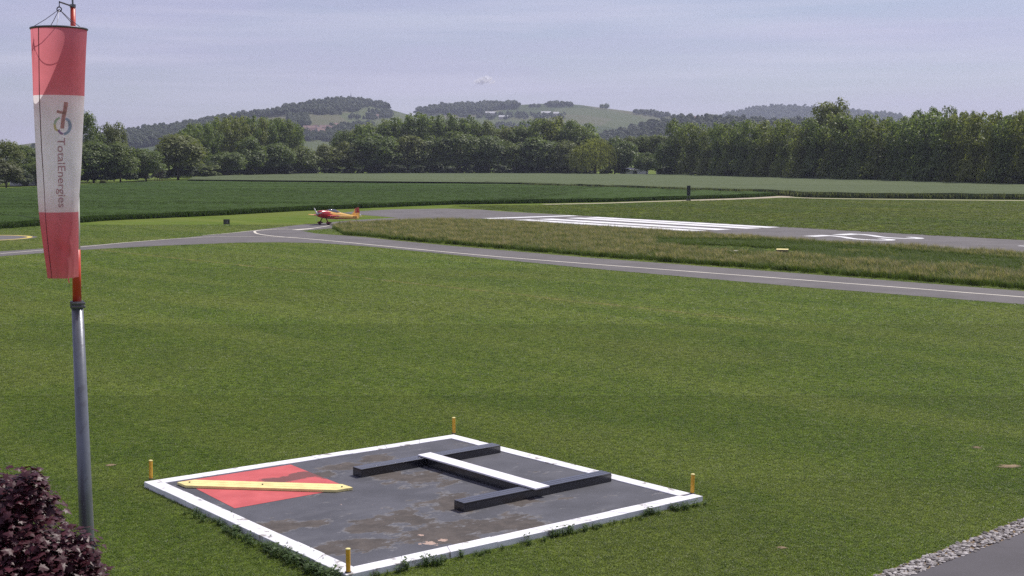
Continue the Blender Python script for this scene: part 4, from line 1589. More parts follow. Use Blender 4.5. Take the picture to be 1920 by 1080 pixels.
def plank_beam(P0, P1, wv, z0, z1, n, mat, name='plank', gap=0.020, sidecol=None):
    P0, P1, wv = np.array(P0[:2]), np.array(P1[:2]), np.array(wv)
    ax_ = (P1 - P0) / np.hypot(*(P1 - P0))
    tt = 0.035
    wl = np.hypot(*wv)
    wu = wv / wl
    for i in range(n):
        a0, a1 = wl * i / n + gap / 2, wl * (i + 1) / n - gap / 2
        mb = MB()
        mb.prism([tuple(P0 + wu * a0), tuple(P1 + wu * a0), tuple(P1 + wu * a1), tuple(P0 + wu * a1)], z1 - tt, z1 + rng.uniform(-0.002, 0.003))
        mb.build(name, mat, hb, bevel=0.004)
    for a0, a1 in ((0.004, 0.035), (wl - 0.035, wl - 0.004)):
        mb = MB()
        mb.prism([tuple(P0 + ax_ * 0.036 + wu * a0), tuple(P1 - ax_ * 0.036 + wu * a0), tuple(P1 - ax_ * 0.036 + wu * a1), tuple(P0 + ax_ * 0.036 + wu * a1)], z0, z1 - tt - 0.003)
        mb.build('side_board', sidecol or mat, hb)
    for q0, q1 in ((P0 + ax_ * 0.003, P0 + ax_ * 0.033), (P1 - ax_ * 0.033, P1 - ax_ * 0.003)):
        mb = MB()
        mb.prism([tuple(q0 + wu * 0.006), tuple(q1 + wu * 0.006), tuple(q1 + wu * (wl - 0.006)), tuple(q0 + wu * (wl - 0.006))], z0, z1 - tt - 0.003)
        mb.build('end_board', sidecol or mat, hb)


ZB = 0.335
f0, f1 = np.array(G(677, 880, ZB)[:2]), np.array(G(939, 834.5, ZB)[:2])
b0 = np.array(G(661, 873.7, ZB)[:2])
n0, n1 = np.array(G(870.5, 943.5, ZB)[:2]), np.array(G(1147, 887, ZB)[:2])
nb0 = np.array(G(852.5, 936.6, ZB)[:2])
pa_ = (n1 - n0) / np.hypot(*(n1 - n0))
wv_ = np.array([-pa_[1], pa_[0]])
if wv_[1] < 0:
    wv_ = -wv_
wv1 = wv_ * 0.40
plank_beam(f0, f1, wv1, 0.118, ZB, 3, M['black_paint'])
plank_beam(n0, n1, wv1, 0.118, ZB, 3, M['black_paint'])
ZC = ZB + 0.045
c0, c1, c2, c3 = [np.array(G(px, py, ZC)[:2]) for px, py in ((783.5, 852.4), (1004, 916), (1030.6, 910.4), (807, 847.8))]
mb = MB()
mb.prism([tuple(c0), tuple(c1), tuple(c2), tuple(c3)], ZB + 0.006, ZC)
mb.build('crossbar', M['white_clean'], hb, bevel=0.004)
ca = (c1 - c0) / np.hypot(*(c1 - c0))
cb = np.array([-ca[1], ca[0]])
if cb @ (c3 - c0) < 0:
    cb = -cb
cw_ = np.hypot(*(c3 - c0))
i0, i1 = 0.42, np.hypot(*(c1 - c0)) - 0.42
for a0, a1 in ((0.01, 0.045), (cw_ - 0.06, cw_ - 0.025)):
    mb = MB()
    mb.prism([tuple(c0 + ca * i0 + cb * a0), tuple(c0 + ca * i1 + cb * a0), tuple(c0 + ca * i1 + cb * a1), tuple(c0 + ca * i0 + cb * a1)], 0.118, ZB + 0.003)
    mb.build('side_board', M['black_paint'], hb)  # crossbar sides coloured black, their shade put into the paint

# corner posts
POSTS = (((283, 898), 'yellow post on the left corner of the signal square'), ((851, 812.5), 'yellow post on the far corner of the signal square'),
         ((1298, 925), 'yellow post on the right corner of the signal square'), ((653, 1073), 'yellow post on the near corner of the signal square'))
pr = thing('corner_post', POSTS[0][1], 'post', (0, 0, 0), 0, 'yellow corner posts of the signal square')
mb = MB()
mb.tube([(0, 0, 0), (0, 0, 0.46)], 0.047, 14)
mb.build('pole', M['post_yellow'], pr, smooth=False)
mb = MB()
mb.tube([(0, 0, 0.461), (0, 0, 0.478), (0, 0, 0.486)], [0.050, 0.050, 0.030], 14)
mb.build('cap', M['yellow_paint'], pr)
mb = MB()
mb.tube([(0, 0, -0.01), (0, 0, 0.012)], 0.065, 14)
mb.build('base_plate', M['dark_steel'], pr)
for i, ((px, py), lb) in enumerate(POSTS):
    o = pr if i == 0 else copy_tree(pr)
    o['label'] = lb
    g_ = G(px, py, ZK)
    o.location = (g_[0], g_[1], ZK + 0.004)
    o.rotation_euler = (rng.uniform(-.03, .03), rng.uniform(-.03, .03), rng.uniform(0, 6))

# weeds along the kerb
P, S = [], []
for _ in range(300):
    e = rng.uniform()
    if e < 0.5:
        u = rng.beta(2.6, 1.2)
        q = sq(u, -0.008 - 0.028 * rng.uniform() ** 1.6)
        k = 0.5 + 0.7 * u
    elif e < 0.85:
        v = rng.uniform()
        q = sq(1.008 + 0.02 * rng.uniform() ** 1.6, v)
        k = 0.55 + 0.6 * math.sin(v * 9) ** 2
    elif e < 0.87:
        q = sq(rng.uniform(0.3, 1), BW * rng.uniform(0.2, 1))
        k = 0.3
    else:
        q = sq(rng.uniform(), 1.006)
        k = 0.5
    P.append((q[0], q[1], 0.0 if e < .85 or e > .87 else 0.13))
    S.append(k * rng.uniform(0.4, 1.15))


def weed(seed):
    r = np.random.default_rng(seed)
    V, Fc = blade_clump(12, 0.05, 0.24, 0.016, 0.8, seed, 2)
    V, Fc = list(V), list(Fc)
    for _ in range(16):
        a, zz, d = r.uniform(0, 6.283), r.uniform(0.02, 0.2), r.uniform(0.01, 0.10)
        c_ = np.array([d * math.cos(a), d * math.sin(a), zz])
        q = cards(r, c_[None], np.array([[0, 0, 1.0]]), 0.034)
        b = len(V)
        V += [tuple(x) for x in q]
        Fc.append((b, b + 1, b + 2, b + 3))
    return V, Fc


M['weed'] = m_leaf('weed_leaf', (0.045, 0.085, 0.022), (0.09, 0.14, 0.04), (0.06, 0.10, 0.03), 0.35)
scatter('weeds', P, [weed(700 + k) for k in range(5)], M['weed'], np.array(S), rng.uniform(0, 1, len(P)), None, 'ragged weeds growing along the kerb of the signal square', 'weeds')

# ------------------------------------------------------------------ windsock mast and windsock
YM, YS = 13.4, 13.08
mast = thing('windsock_mast', 'tall galvanised windsock mast with red and white top pole at left', 'mast', (W(170, 1200, YM)[0], YM, 0))
B0 = Vector(mast.location)


def lp(px, py, Y=YM):
    return Vector(W(px, py, Y)) - B0


mb = MB()
foot = lp(162, 985) + (lp(162, 985) - lp(145, 570)) * 1.0
mb.tube([(0, 0, 0), (foot.x * 0.5, 0, foot.z * 0.5), foot, lp(162, 985), lp(145, 572)], [0.098, 0.094, 0.085, 0.073, 0.057], 24)
mb.build('lower_tube', M['steel'], mast, smooth=True)
mb = MB()
mb.tube([(0, 0, 0.0), (0, 0, 0.03)], 0.2, 16)
mb.build('base_plate', M['steel'], mast)
up0, up1 = lp(144.5, 572), lp(136.5, 14)


def upt(py):
    k = (572 - py) / (572 - 14)
    return up0.lerp(up1, k), 0.044 + (0.024 - 0.044) * k


for y0, y1, mt in ((568, 466, 'red_pole'), (466, 330, 'white_pole'), (330, 190, 'red_pole'), (190, 120, 'white_pole'), (120, 14, 'red_pole')):
    a, b = upt(y0), upt(y1)
    mb = MB()
    mb.tube([a[0], b[0]], [a[1], b[1]], 20)
    mb.build('pole_band', M[mt], mast, smooth=True)
mb = MB()
cz = lp(144.5, 571)
mb.tube([cz + Vector((0, 0, -0.035)), cz + Vector((0, 0, 0.035))], 0.068, 20)
clamp = mb.build('clamp', M['dark_steel'], mast)
for s in (-1, 1):
    mb = MB()
    mb.tube([cz + Vector((-0.03, -0.07, s * 0.018)), cz + Vector((0.10, -0.05, s * 0.018))], 0.012, 8)
    mb.build('bolt', M['steel'], clamp)
mb = MB()
mb.tube([upt(14)[0], upt(14)[0] + Vector((0, 0, 0.03))], 0.03, 14)
mb.tube([upt(14)[0] + Vector((0, 0, 0.03)), upt(14)[0] + Vector((0, 0, 0.55))], 0.009, 8)
mb.build('top_rod', M['steel'], mast)
ringp = Vector(W(111, 17.5, YS)) - B0
mb = MB()
mb.tube([upt(12)[0], Vector(W(111.5, 3.5, YS)) - B0, ringp + Vector((0, 0, 0.02))], 0.008, 8)
mb.build('swivel_arm', M['dark_steel'], mast)

ws = thing('windsock', 'limp red and white striped windsock with lettering hanging from the mast', 'windsock', W(111, 17.5, YS))
WS0 = Vector(ws.location)
prof = [(52, 110.5, 50), (58, 110.5, 49.6), (90, 110, 48.2), (120, 109.7, 47), (150, 109.5, 46), (180, 109.5, 45.3), (220, 109.8, 43.6), (260, 110, 41.8), (300, 110.5, 40.2), (340, 111, 38.2), (397, 111.8, 35), (430, 113, 32.5), (470, 114.5, 29.5), (500, 116, 27.3), (520, 116.8, 26.4)]
PYS = [q[0] for q in prof]


def sock_pt(py, th, off=0.0):
    """th = 0 faces the camera, positive to the right."""
    cx_ = np.interp(py, PYS, [q[1] for q in prof])
    rr = np.interp(py, PYS, [q[2] for q in prof]) / F * YS
    c_ = Vector(W(cx_, py, YS)) - WS0
    low = max(0.0, (py - 260) / 260)
    rr = rr * (1 + 0.02 * math.sin(3 * th + py * 0.012) + low * 0.075 * math.sin(5 * th + 0.6 + py * 0.02) + low * low * 0.05 * math.sin(9 * th + py * 0.03))
    dent = math.exp(-((py - 462 - 30 * (th - 0.45)) / 13) ** 2 - ((th - 0.50) / 0.34) ** 2)
    rr -= 0.030 * dent - 0.022 * math.exp(-((py - 450 - 30 * (th - 0.45)) / 10) ** 2 - ((th - 0.50) / 0.34) ** 2)
    rr += off
    return (c_.x + rr * math.sin(th), c_.y - rr * math.cos(th), c_.z)


def fabric(name, c, trans):
    m, nt, p = new_mat(name)
    oc = node(nt, 'ShaderNodeTexCoord').outputs['Object']
    col = mixc(nt, ramp(nt, noise(nt, 5, 5, 0.6, oc), 0.3, 0.7), tuple(x * 0.88 for x in c), c)
    nt.links.new(col, p.inputs['Base Color'])
    p.inputs['Roughness'].default_value = 0.8
    p.inputs['Specular IOR Level'].default_value = 0.2
    bump(nt, p, noise(nt, 14, 4, 0.6, oc, (1, 1, 0.25)), 0.35, 0.02)
    t = node(nt, 'ShaderNodeBsdfTranslucent')
    nt.links.new(col, t.inputs['Color'])
    mx = node(nt, 'ShaderNodeMixShader')
    mx.inputs['Fac'].default_value = trans
    nt.links.new(p.outputs['BSDF'], mx.inputs[1])
    nt.links.new(t.outputs['BSDF'], mx.inputs[2])
    nt.links.new(mx.outputs['Shader'], nt.nodes['Material Output'].inputs['Surface'])
    return m


M['sock_red'] = fabric('sock_red', (0.74, 0.25, 0.29), 0.66)
M['sock_white'] = fabric('sock_white', (0.88, 0.855, 0.89), 0.64)
for y0, y1, mt in ((55, 180, 'sock_red'), (180, 397, 'sock_white'), (397, 520, 'sock_red')):
    rows = np.linspace(y0, y1, max(10, int((y1 - y0) / 5)))
    NT = 96
    V = [sock_pt(py, 2 * math.pi * k / NT) for py in rows for k in range(NT)]
    Fc = [(i * NT + k, (i + 1) * NT + k, (i + 1) * NT + (k + 1) % NT, i * NT + (k + 1) % NT) for i in range(len(rows) - 1) for k in range(NT)]
    link('fabric_band', mesh_from('fabric_band', V, Fc, M[mt], None, True), ws, label='red fabric band at the top' if y0 == 55 else ('white fabric band with lettering' if y0 == 180 else 'red fabric band at the lower end'))
mb = MB()
hoop = [sock_pt(54, a) for a in np.linspace(0, 6.2832, 49)]
mb.tube(hoop, 0.010, 8, False)
mb.build('hoop', M['dark_steel'], ws, smooth=True)
for th in (-0.9, 0.25, 1.25, 2.6, -2.4):
    mb = MB()
    e = Vector(sock_pt(54, th))
    mid = e * 0.5 + Vector((0, 0, -0.008))
    mb.tube([(0, 0, 0), mid, e], 0.0032, 5)
    mb.build('cord', M['dark_steel'], ws)
mb = MB()
mb.tube([(0.022 * math.cos(a), 0, 0.022 * math.sin(a)) for a in np.linspace(0, 6.283, 17)], 0.006, 6, False)
mb.build('ring', M['dark_steel'], ws)
# seam and hem
mb = MB()
th0 = -math.asin(22 / 49)
vs_, fs_ = [], []
for i, py in enumerate(np.linspace(56, 520, 90)):
    w_ = 0.0045 / 0.2
    vs_ += [sock_pt(py, th0 - w_, 0.002), sock_pt(py, th0 + w_, 0.002)]
    if i:
        fs_.append((2 * i - 2, 2 * i - 1, 2 * i + 1, 2 * i))
mb.add(vs_, fs_)
mb.build('seam', paint('seam_thread', (0.10, 0.04, 0.05), 0.9, 0.1, bmp=0), ws)
mb = MB()
e = Vector(sock_pt(519, 0.7))
mb.tube([e, e + Vector((0.004, -0.004, -0.03)), e + Vector((0.010, 0, -0.05))], 0.005, 5)
mb.build('hem_tail', M['sock_red'], ws)

# lettering, read downwards
PXM = F / YS                                # photo pixels per metre on the sock


def on_sock(s_py, right_px, off=0.003):
    rr = np.interp(s_py, PYS, [q[2] for q in prof])
    cx_ = np.interp(s_py, PYS, [q[1] for q in prof])
    return sock_pt(s_py, math.asin(max(-0.98, min(0.98, (right_px - cx_) / rr))), off)


fc = bpy.data.curves.new('lettering', 'FONT')
fc.body = 'TotalEnergies'
fc.size = 1.0
fc.offset = 0.012
fo = bpy.data.objects.new('lettering_source', fc)
COL.objects.link(fo)
dg = bpy.context.evaluated_depsgraph_get()
tm_ = bpy.data.meshes.new_from_object(fo.evaluated_get(dg))
bpy.data.objects.remove(fo)
bm = bmesh.new()
bm.from_mesh(tm_)
bmesh.ops.triangulate(bm, faces=bm.faces[:])
xs_ = [v.co.x for v in bm.verts]
x0_, x1_ = min(xs_), max(xs_)
cap = 0.70
for v in bm.verts:
    py = 259 + (v.co.x - x0_) / (x1_ - x0_) * 129
    pxr = 121.5 + v.co.y / cap * 12.2
    v.co = on_sock(py, pxr)
bm.to_mesh(tm_)
bm.free()
tm_.materials.clear()
tm_.materials.append(fabric('print_red', (0.60, 0.37, 0.40), 0.35))
lo_ = link('lettering', tm_, ws)


def decal(name, pts, w, mat):
    v, f = ribbon([np.array(q) for q in pts], w)
    mb = MB()
    mb.add([on_sock(q[1], q[0], 0.0035) for q in v], f)
    mb.build(name, mat, ws)


pr_red, pr_blue = fabric('emblem_red', (0.58, 0.32, 0.31), 0.45), fabric('emblem_blue', (0.38, 0.42, 0.54), 0.35)
pr_yel, pr_grn = fabric('emblem_yellow', (0.66, 0.55, 0.30), 0.35), fabric('emblem_green', (0.50, 0.58, 0.45), 0.35)
decal('emblem', smooth_line([(136, 193), (134, 208), (131, 225), (129.5, 242)], 5), 6.0, pr_red)
decal('emblem', smooth_line([(121, 210), (128, 212), (135, 213)], 4), 5.0, pr_red)
decal('emblem', smooth_line([(135, 223), (139.5, 228), (141, 238), (138, 248), (131.5, 252.5)], 5), 4.5, pr_blue)
decal('emblem', smooth_line([(130.5, 252), (126, 249.5), (123, 244)], 5), 4.0, fabric('emblem_violet', (0.40, 0.25, 0.42), 0.35))
decal('emblem', smooth_line([(126, 222), (120, 226), (117, 234)], 5), 4.0, pr_grn)
decal('emblem', smooth_line([(117, 234), (118, 242), (122, 246)], 5), 4.0, pr_yel)


# ------------------------------------------------------------------ purple leaved tree, near left corner
def purple_tree():
    r = np.random.default_rng(11)
    cx_, cy_ = W(20, 1000, 12.0)[0], 12.0
    root = thing('purple_maple', 'purple leaved small maple at the lower left in front of the mast', 'tree', (cx_, cy_, 0))
    lob = []                                # lobes of the crown in root space: centre, radius
    o = Vector((cx_, cy_, 0))
    for px, py, Y, rad in ((18, 955, 12.0, 0.36), (52, 918, 11.95, 0.20), (70, 950, 12.1, 0.17), (-40, 960, 12.2, 0.42), (20, 1040, 11.75, 0.36), (80, 1050, 11.8, 0.36), (138, 1034, 11.9, 0.25), (150, 1085, 12.0, 0.28),
                           (60, 1130, 11.6, 0.48), (-50, 1080, 11.7, 0.5), (130, 1150, 12.2, 0.42), (-120, 1000, 12.3, 0.5), (0, 1240, 12.0, 0.62), (110, 1260, 12.1, 0.45), (-110, 1200, 12.0, 0.6), (20, 1000, 12.5, 0.5), (90, 1100, 12.6, 0.5)):
        lob.append((np.array(Vector(W(px, py, Y)) - o), rad))
    # palmate leaf outline
    outl = [(0, -0.06), (0.16, 0.02), (0.42, -0.02), (0.30, 0.20), (0.52, 0.46), (0.26, 0.42), (0.22, 0.58), (0, 0.98), (-0.22, 0.58), (-0.26, 0.42), (-0.52, 0.46), (-0.30, 0.20), (-0.42, -0.02), (-0.16, 0.02)]
    base = np.array([(x, y - 0.3, -0.10 * abs(x) - 0.12 * (y - 0.3) ** 2) for x, y in outl])
    ctr = np.array([[0, 0.05, 0.03]])
    K = len(outl)
    C, N, S = [], [], []
    for c_, rad in lob:
        n = int(1500 * rad * rad * 3.2)
        d = rand_unit(r, n)
        d[:, 2] = np.where(d[:, 2] < -0.5, -d[:, 2] * 0.6, d[:, 2])
        P_ = c_ + d * rad * (r.uniform(0.5, 1.12, (n, 1)))
        C.append(P_)
        nn_ = d * 0.5 + np.array([0.05, -0.1, 0.95]) + rand_unit(r, n) * 0.55
        N.append(nn_ / np.linalg.norm(nn_, axis=1)[:, None])
        S.append(r.uniform(0.042, 0.108, n))
    C, N, S = np.concatenate(C), np.concatenate(N), np.concatenate(S)
    a = np.cross(N, rand_unit(r, len(C)))
    a /= np.linalg.norm(a, axis=1)[:, None]
    b = np.cross(N, a)
    # the leaves that show largest become objects of their own
    wpos = C + np.array(o)
    dist = np.linalg.norm(wpos - np.array([0, 0, H]), axis=1)
    dep = wpos[:, 1] * PC - (wpos[:, 2] - H) * PS
    px = 960 + F * wpos[:, 0] / dep
    py = 540 - F * (wpos[:, 1] * PS + (wpos[:, 2] - H) * PC) / dep
    seen = (px > 2) & (px < 215) & (py < 1078)
    best = np.full(len(C), 1e9)
    cell = {}
    for i in np.nonzero(seen)[0]:
        key = (int(px[i] // 9), int(py[i] // 9))
        if key not in cell or dist[i] < dist[cell[key]]:
            cell[key] = i
    front = sorted(cell.values(), key=lambda i: -S[i] / dist[i] * abs(N[i] @ (wpos[i] - np.array([0, 0, H])) / dist[i]))[:290]
    fs = set(front)
    rest = np.array([i for i in range(len(C)) if i not in fs])
    lv = np.concatenate([base, ctr])
    V = (C[rest][:, None, :] + (a[rest][:, None, :] * lv[None, :, 0:1] + b[rest][:, None, :] * lv[None, :, 1:2] + N[rest][:, None, :] * lv[None, :, 2:3]) * S[rest][:, None, None]).reshape(-1, 3)
    n = len(rest)
    tri = np.array([(k, (k + 1) % K, K) for k in range(K)])
    idx = (tri[None] + (np.arange(n) * (K + 1))[:, None, None]).reshape(-1, 3)
    me = bpy.data.meshes.new('foliage')
    me.vertices.add(len(V))
    me.vertices.foreach_set('co', V.astype(np.float32).ravel())
    me.loops.add(idx.size)
    me.loops.foreach_set('vertex_index', idx.astype(np.int32).ravel())
    me.polygons.add(len(idx))
    me.polygons.foreach_set('loop_start', np.arange(0, idx.size, 3, dtype=np.int32))
    me.materials.append(M['purple_leaf'])
    me.update()
    link('foliage', me, root, kind='stuff')
    lm = mesh_from('leaf', lv, [tuple(t) for t in tri], M['purple_leaf'])
    for i in front:
        lo = link('leaf', lm, root)
        mt = Matrix(((a[i][0], b[i][0], N[i][0]), (a[i][1], b[i][1], N[i][1]), (a[i][2], b[i][2], N[i][2])))
        if mt.determinant() < 0:
            mt = Matrix(((-a[i][0], b[i][0], N[i][0]), (-a[i][1], b[i][1], N[i][1]), (-a[i][2], b[i][2], N[i][2])))
        lo.rotation_euler = mt.to_euler()
        lo.location = C[i]
        lo.scale = (S[i],) * 3
    mb = MB()
    mb.tube([(0, 0, -0.05), (0.02, 0.02, 1.4), (-0.02, 0.0, 2.8), (0.03, 0, 4.0)], [0.085, 0.07, 0.055, 0.035], 10)
    mb.build('trunk', M['bark'], root, smooth=True)
    for k, (c_, rad) in enumerate(lob):
        st = Vector((0.01, 0, 2.6 + 0.08 * k))
        e = Vector(c_)
        mb = MB()
        mb.tube([st, st.lerp(e, 0.5) + Vector((0, 0, -0.08)), e], [0.03, 0.02, 0.007], 6)
        mb.build('branch', M['bark'], root, smooth=True)


purple_tree()


# ------------------------------------------------------------------ aeroplane
def livery():
    m, nt, p = new_mat('aeroplane_paint')
    oc = node(nt, 'ShaderNodeTexCoord').outputs['Object']
    s = node(nt, 'ShaderNodeSeparateXYZ')
    nt.links.new(oc, s.inputs[0])
    # red nose running out in flames along the flank, red belly line, yellow rear
    wv = noise(nt, 1.4, 2, 0.5, oc, (0.5, 1, 5))
    k = math_n(nt, 'ADD', math_n(nt, 'ADD', s.outputs['X'], math_n(nt, 'MULTIPLY', math_n(nt, 'SUBTRACT', 1.25, s.outputs['Z']), 0.9)), math_n(nt, 'MULTIPLY', math_n(nt, 'SUBTRACT', wv, 0.5), 1.6))
    red = ramp(nt, k, -0.75, -0.55)
    ln_ = math_n(nt, 'SUBTRACT', math_n(nt, 'SUBTRACT', s.outputs['Z'], 0.99), math_n(nt, 'MULTIPLY', s.outputs['X'], 0.075))
    st = ramp(nt, ln_, -0.06, -0.03, 1, 0)
    st2 = ramp(nt, ln_, -0.30, -0.26, 0, 1)
    band = math_n(nt, 'MULTIPLY', st, st2)
    tail = ramp(nt, s.outputs['X'], -4.9, -4.7, 1, 0)
    zr = math_n(nt, 'MULTIPLY', ramp(nt, s.outputs['Z'], 1.30, 1.45), tail)
    col = mixc(nt, red, (0.80, 0.47, 0.11), (0.40, 0.012, 0.018))
    col = mixc(nt, band, col, (0.30, 0.012, 0.02))
    col = mixc(nt, zr, col, (0.34, 0.02, 0.02))
    nt.links.new(col, p.inputs['Base Color'])
    p.inputs['Roughness'].default_value = 0.25
    p.inputs['Coat Weight'].default_value = 0.5
    return m


def aeroplane():
    g_ = G(612, 421.6)
    a = thing('aeroplane', 'red and yellow single propeller aerobatic aeroplane standing on the taxiway', 'aeroplane', (g_[0], g_[1], 0.016), R(180 + 47))
    a.scale = (0.96, 0.96, 0.96)
    lv = livery()
    st = [(1.32, .34, 1.43, .33), (1.22, .42, 1.43, .40), (0.9, .47, 1.41, .47), (0.3, .50, 1.34, .53), (-.4, .48, 1.26, .54), (-1.2, .42, 1.17, .51), (-2.2, .34, 1.08, .46), (-3.2, .25, .96, .36), (-4.2, .15, .85, .26), (-5.0, .07, .77, .19), (-5.35, .03, .74, .14)]
    rings = []
    for x, hw, zc, hz in st:
        rg = []
        for k in range(20):
            t = 2 * math.pi * k / 20
            cc, ss_ = math.cos(t), math.sin(t)
            e = 0.78
            rg.append((x, hw * math.copysign(abs(cc) ** e, cc), zc + hz * math.copysign(abs(ss_) ** e, ss_)))
        rings.append(rg)
    mb = MB()
    mb.loft(rings)
    fu = mb.build('fuselage', lv, a, smooth=True)
    dark = paint('cowl_opening', (0.02, 0.02, 0.02), 0.7, 0.2, bmp=0)
    for s in (-1, 1):
        mb = MB()
        mb.tube([(1.30, s * 0.2, 1.5), (1.335, s * 0.2, 1.5)], 0.085, 12)
        mb.build('air_inlet', dark, fu)
    # canopy
    gl, nt, p = new_mat('canopy_glass')
    p.inputs['Base Color'].default_value = (0.05, 0.055, 0.065, 1)
    p.inputs['Roughness'].default_value = 0.06
    p.inputs['Specular IOR Level'].default_value = 0.9
    p.inputs['Coat Weight'].default_value = 1.0
    cst = [(0.05, .10, 1.78, .03), (-.2, .26, 1.70, .20), (-.6, .33, 1.64, .34), (-1.0, .34, 1.60, .39), (-1.5, .32, 1.56, .34), (-1.95, .24, 1.52, .22), (-2.3, .10, 1.48, .08)]
    mb = MB()
    mb.loft([[(x, hw * math.cos(t), zc + hz * math.sin(t)) for t in np.linspace(-0.4, math.pi + 0.4, 14)] for x, hw, zc, hz in cst])
    mb.build('canopy', gl, a, smooth=True)
    mb = MB()
    for x, hw, zc, hz in ((-.22, .275, 1.69, .22), (-1.72, .295, 1.54, .30)):
        mb.tube([(x, hw * math.cos(t), zc + hz * math.sin(t)) for t in np.linspace(0, math.pi, 14)], 0.022, 6)
    mb.build('canopy_frame', lv, a)
    # wings
    wm = paint('wing_paint', (0.42, 0.02, 0.025), 0.28, 0.5, bmp=0)
    wy = paint('wing_tip_paint', (0.80, 0.45, 0.08), 0.28, 0.5, bmp=0)

    def foil(x_le, x_te, y, z, t):
        c = x_le - x_te
        up = [(0, 0), (.04, .42), (.15, .86), (.3, 1), (.55, .78), (.8, .38), (1, .03)]
        pts = [(x_le - c * u, y, z + t * v / 2) for u, v in up] + [(x_le - c * u, y, z - t * v / 2) for u, v in up[::-1][:-1]]
        return pts
    for s in (-1, 1):
        mb = MB()
        mb.loft([foil(0.32, -1.30, s * 0.30, 1.13, 0.22), foil(0.06, -1.08, s * 2.6, 1.17, 0.15)])
        wng = mb.build('wing', wm, a, smooth=False)
        mb = MB()
        mb.loft([foil(0.06, -1.08, s * 2.603, 1.17, 0.15), foil(-0.12, -0.92, s * 3.9, 1.20, 0.10), foil(-0.25, -0.85, s * 4.0, 1.20, 0.04)])
        mb.build('wing_tip', wy, wng, smooth=False)
        mb = MB()
        mb.loft([foil(-1.10, -1.36, s * 0.9, 1.14, 0.05), foil(-0.80, -1.02, s * 3.8, 1.195, 0.03)])
        mb.build('aileron', wy, wng, smooth=False)
        mb = MB()
        mb.loft([foil(-4.35, -5.25, s * 0.05, 0.98, 0.09), foil(-4.62, -5.2, s * 1.55, 0.99, 0.05)])
        mb.build('tailplane', lv, a, smooth=False)
    mb = MB()

    def vfoil(x_le, x_te, z, t):
        c = x_le - x_te
        up = [(0, 0), (.1, .7), (.3, 1), (.6, .8), (1, .2)]
        return [(x_le - c * u, t * v / 2, z) for u, v in up] + [(x_le - c * u, -t * v / 2, z) for u, v in up[::-1][:-1]]
    mb.loft([vfoil(-3.9, -4.95, 0.95, 0.10), vfoil(-4.55, -5.0, 1.5, 0.08), vfoil(-4.8, -5.05, 2.0, 0.05)])
    mb.build('fin', lv, a)
    mb = MB()
    mb.loft([vfoil(-4.97, -5.50, 0.62, 0.07), vfoil(-5.02, -5.62, 1.4, 0.07), vfoil(-5.07, -5.5, 2.08, 0.04)])
    mb.build('rudder', lv, a)
    # propeller
    mb = MB()
    mb.loft([[(x, r_ * math.cos(t), 1.43 + r_ * math.sin(t)) for t in np.linspace(0, 6.283, 17)[:-1]] for x, r_ in ((1.33, .19), (1.5, .16), (1.64, .09), (1.70, .01))])
    pp = mb.build('spinner', paint('spinner_paint', (0.35, 0.33, 0.34), 0.25, 0.5, bmp=0), a, smooth=True)
    bl = paint('propeller_blade', (0.70, 0.69, 0.70), 0.4, 0.5, bmp=0)
    for k in range(3):
        an = R(48) + k * 2.0944              # up and towards the far (right) wing
        dy, dz = -math.cos(an), math.sin(an)
        mb = MB()
        rg = []
        for q, w_, tw in ((0.12, .05, 1.0), (0.35, .085, .7), (0.65, .08, .45), (0.95, .055, .3), (1.0, .02, .3)):
            ty, tz = -dz, dy
            cx_, cs_ = math.sin(tw), math.cos(tw)
            c_ = Vector((1.45, dy * q, 1.43 + dz * q))
            v = Vector((cx_, ty * cs_, tz * cs_)) * w_
            n = Vector((1, 0, 0)) * 0.012
            rg.append([c_ - v, c_ + n, c_ + v, c_ - n])
        mb.loft(rg)
        mb.build('propeller_blade', bl, a, smooth=True)
    # undercarriage
    tyre = paint('tyre_rubber', (0.02, 0.02, 0.022), 0.8, 0.2, bmp=0)
    leg = paint('leg_paint', (0.12, 0.015, 0.02), 0.35, 0.5, bmp=0)
    for s in (-1, 1):
        mb = MB()
        mb.loft([[(x + 0.10 * cx_, y + 0.03 * sy_, z) for cx_, sy_ in ((1, 0), (0, 1), (-1, 0), (0, -1))] for x, y, z in ((0.35, s * 0.30, 0.98), (0.37, s * 0.55, 0.66), (0.38, s * 0.80, 0.28))])
        mb.build('gear_leg', leg, a)
        mb = MB()
        yw = s * 0.88
        mb.loft([[(0.38 + 0.19 * math.cos(t), yw + dy, 0.19 + 0.19 * math.sin(t)) for t in np.linspace(0, 6.283, 21)[:-1]] for dy in (-.055, .055)])
        wh = mb.build('wheel', tyre, a)
        mb = MB()
        rg = []
        for x, r_ in ((0.78, .03), (0.68, .11), (0.45, .165), (0.2, .15), (-.05, .08), (-.2, .02)):
            rg.append([(x, yw + r_ * 0.72 * math.cos(t), 0.27 + r_ * math.sin(t)) for t in np.linspace(0, 6.283, 13)[:-1]])
        mb.loft(rg)
        mb.build('wheel_fairing', leg, a, smooth=True)
    mb = MB()
    mb.tube([(-4.9, 0, 0.62), (-5.25, 0, 0.16)], [0.03, 0.02], 6)
    mb.build('tail_leg', leg, a)
    mb = MB()
    mb.loft([[(-5.27 + 0.10 * math.cos(t), dy, 0.10 + 0.10 * math.sin(t)) for t in np.linspace(0, 6.283, 15)[:-1]] for dy in (-.03, .03)])
    mb.build('tail_wheel', tyre, a)


aeroplane()

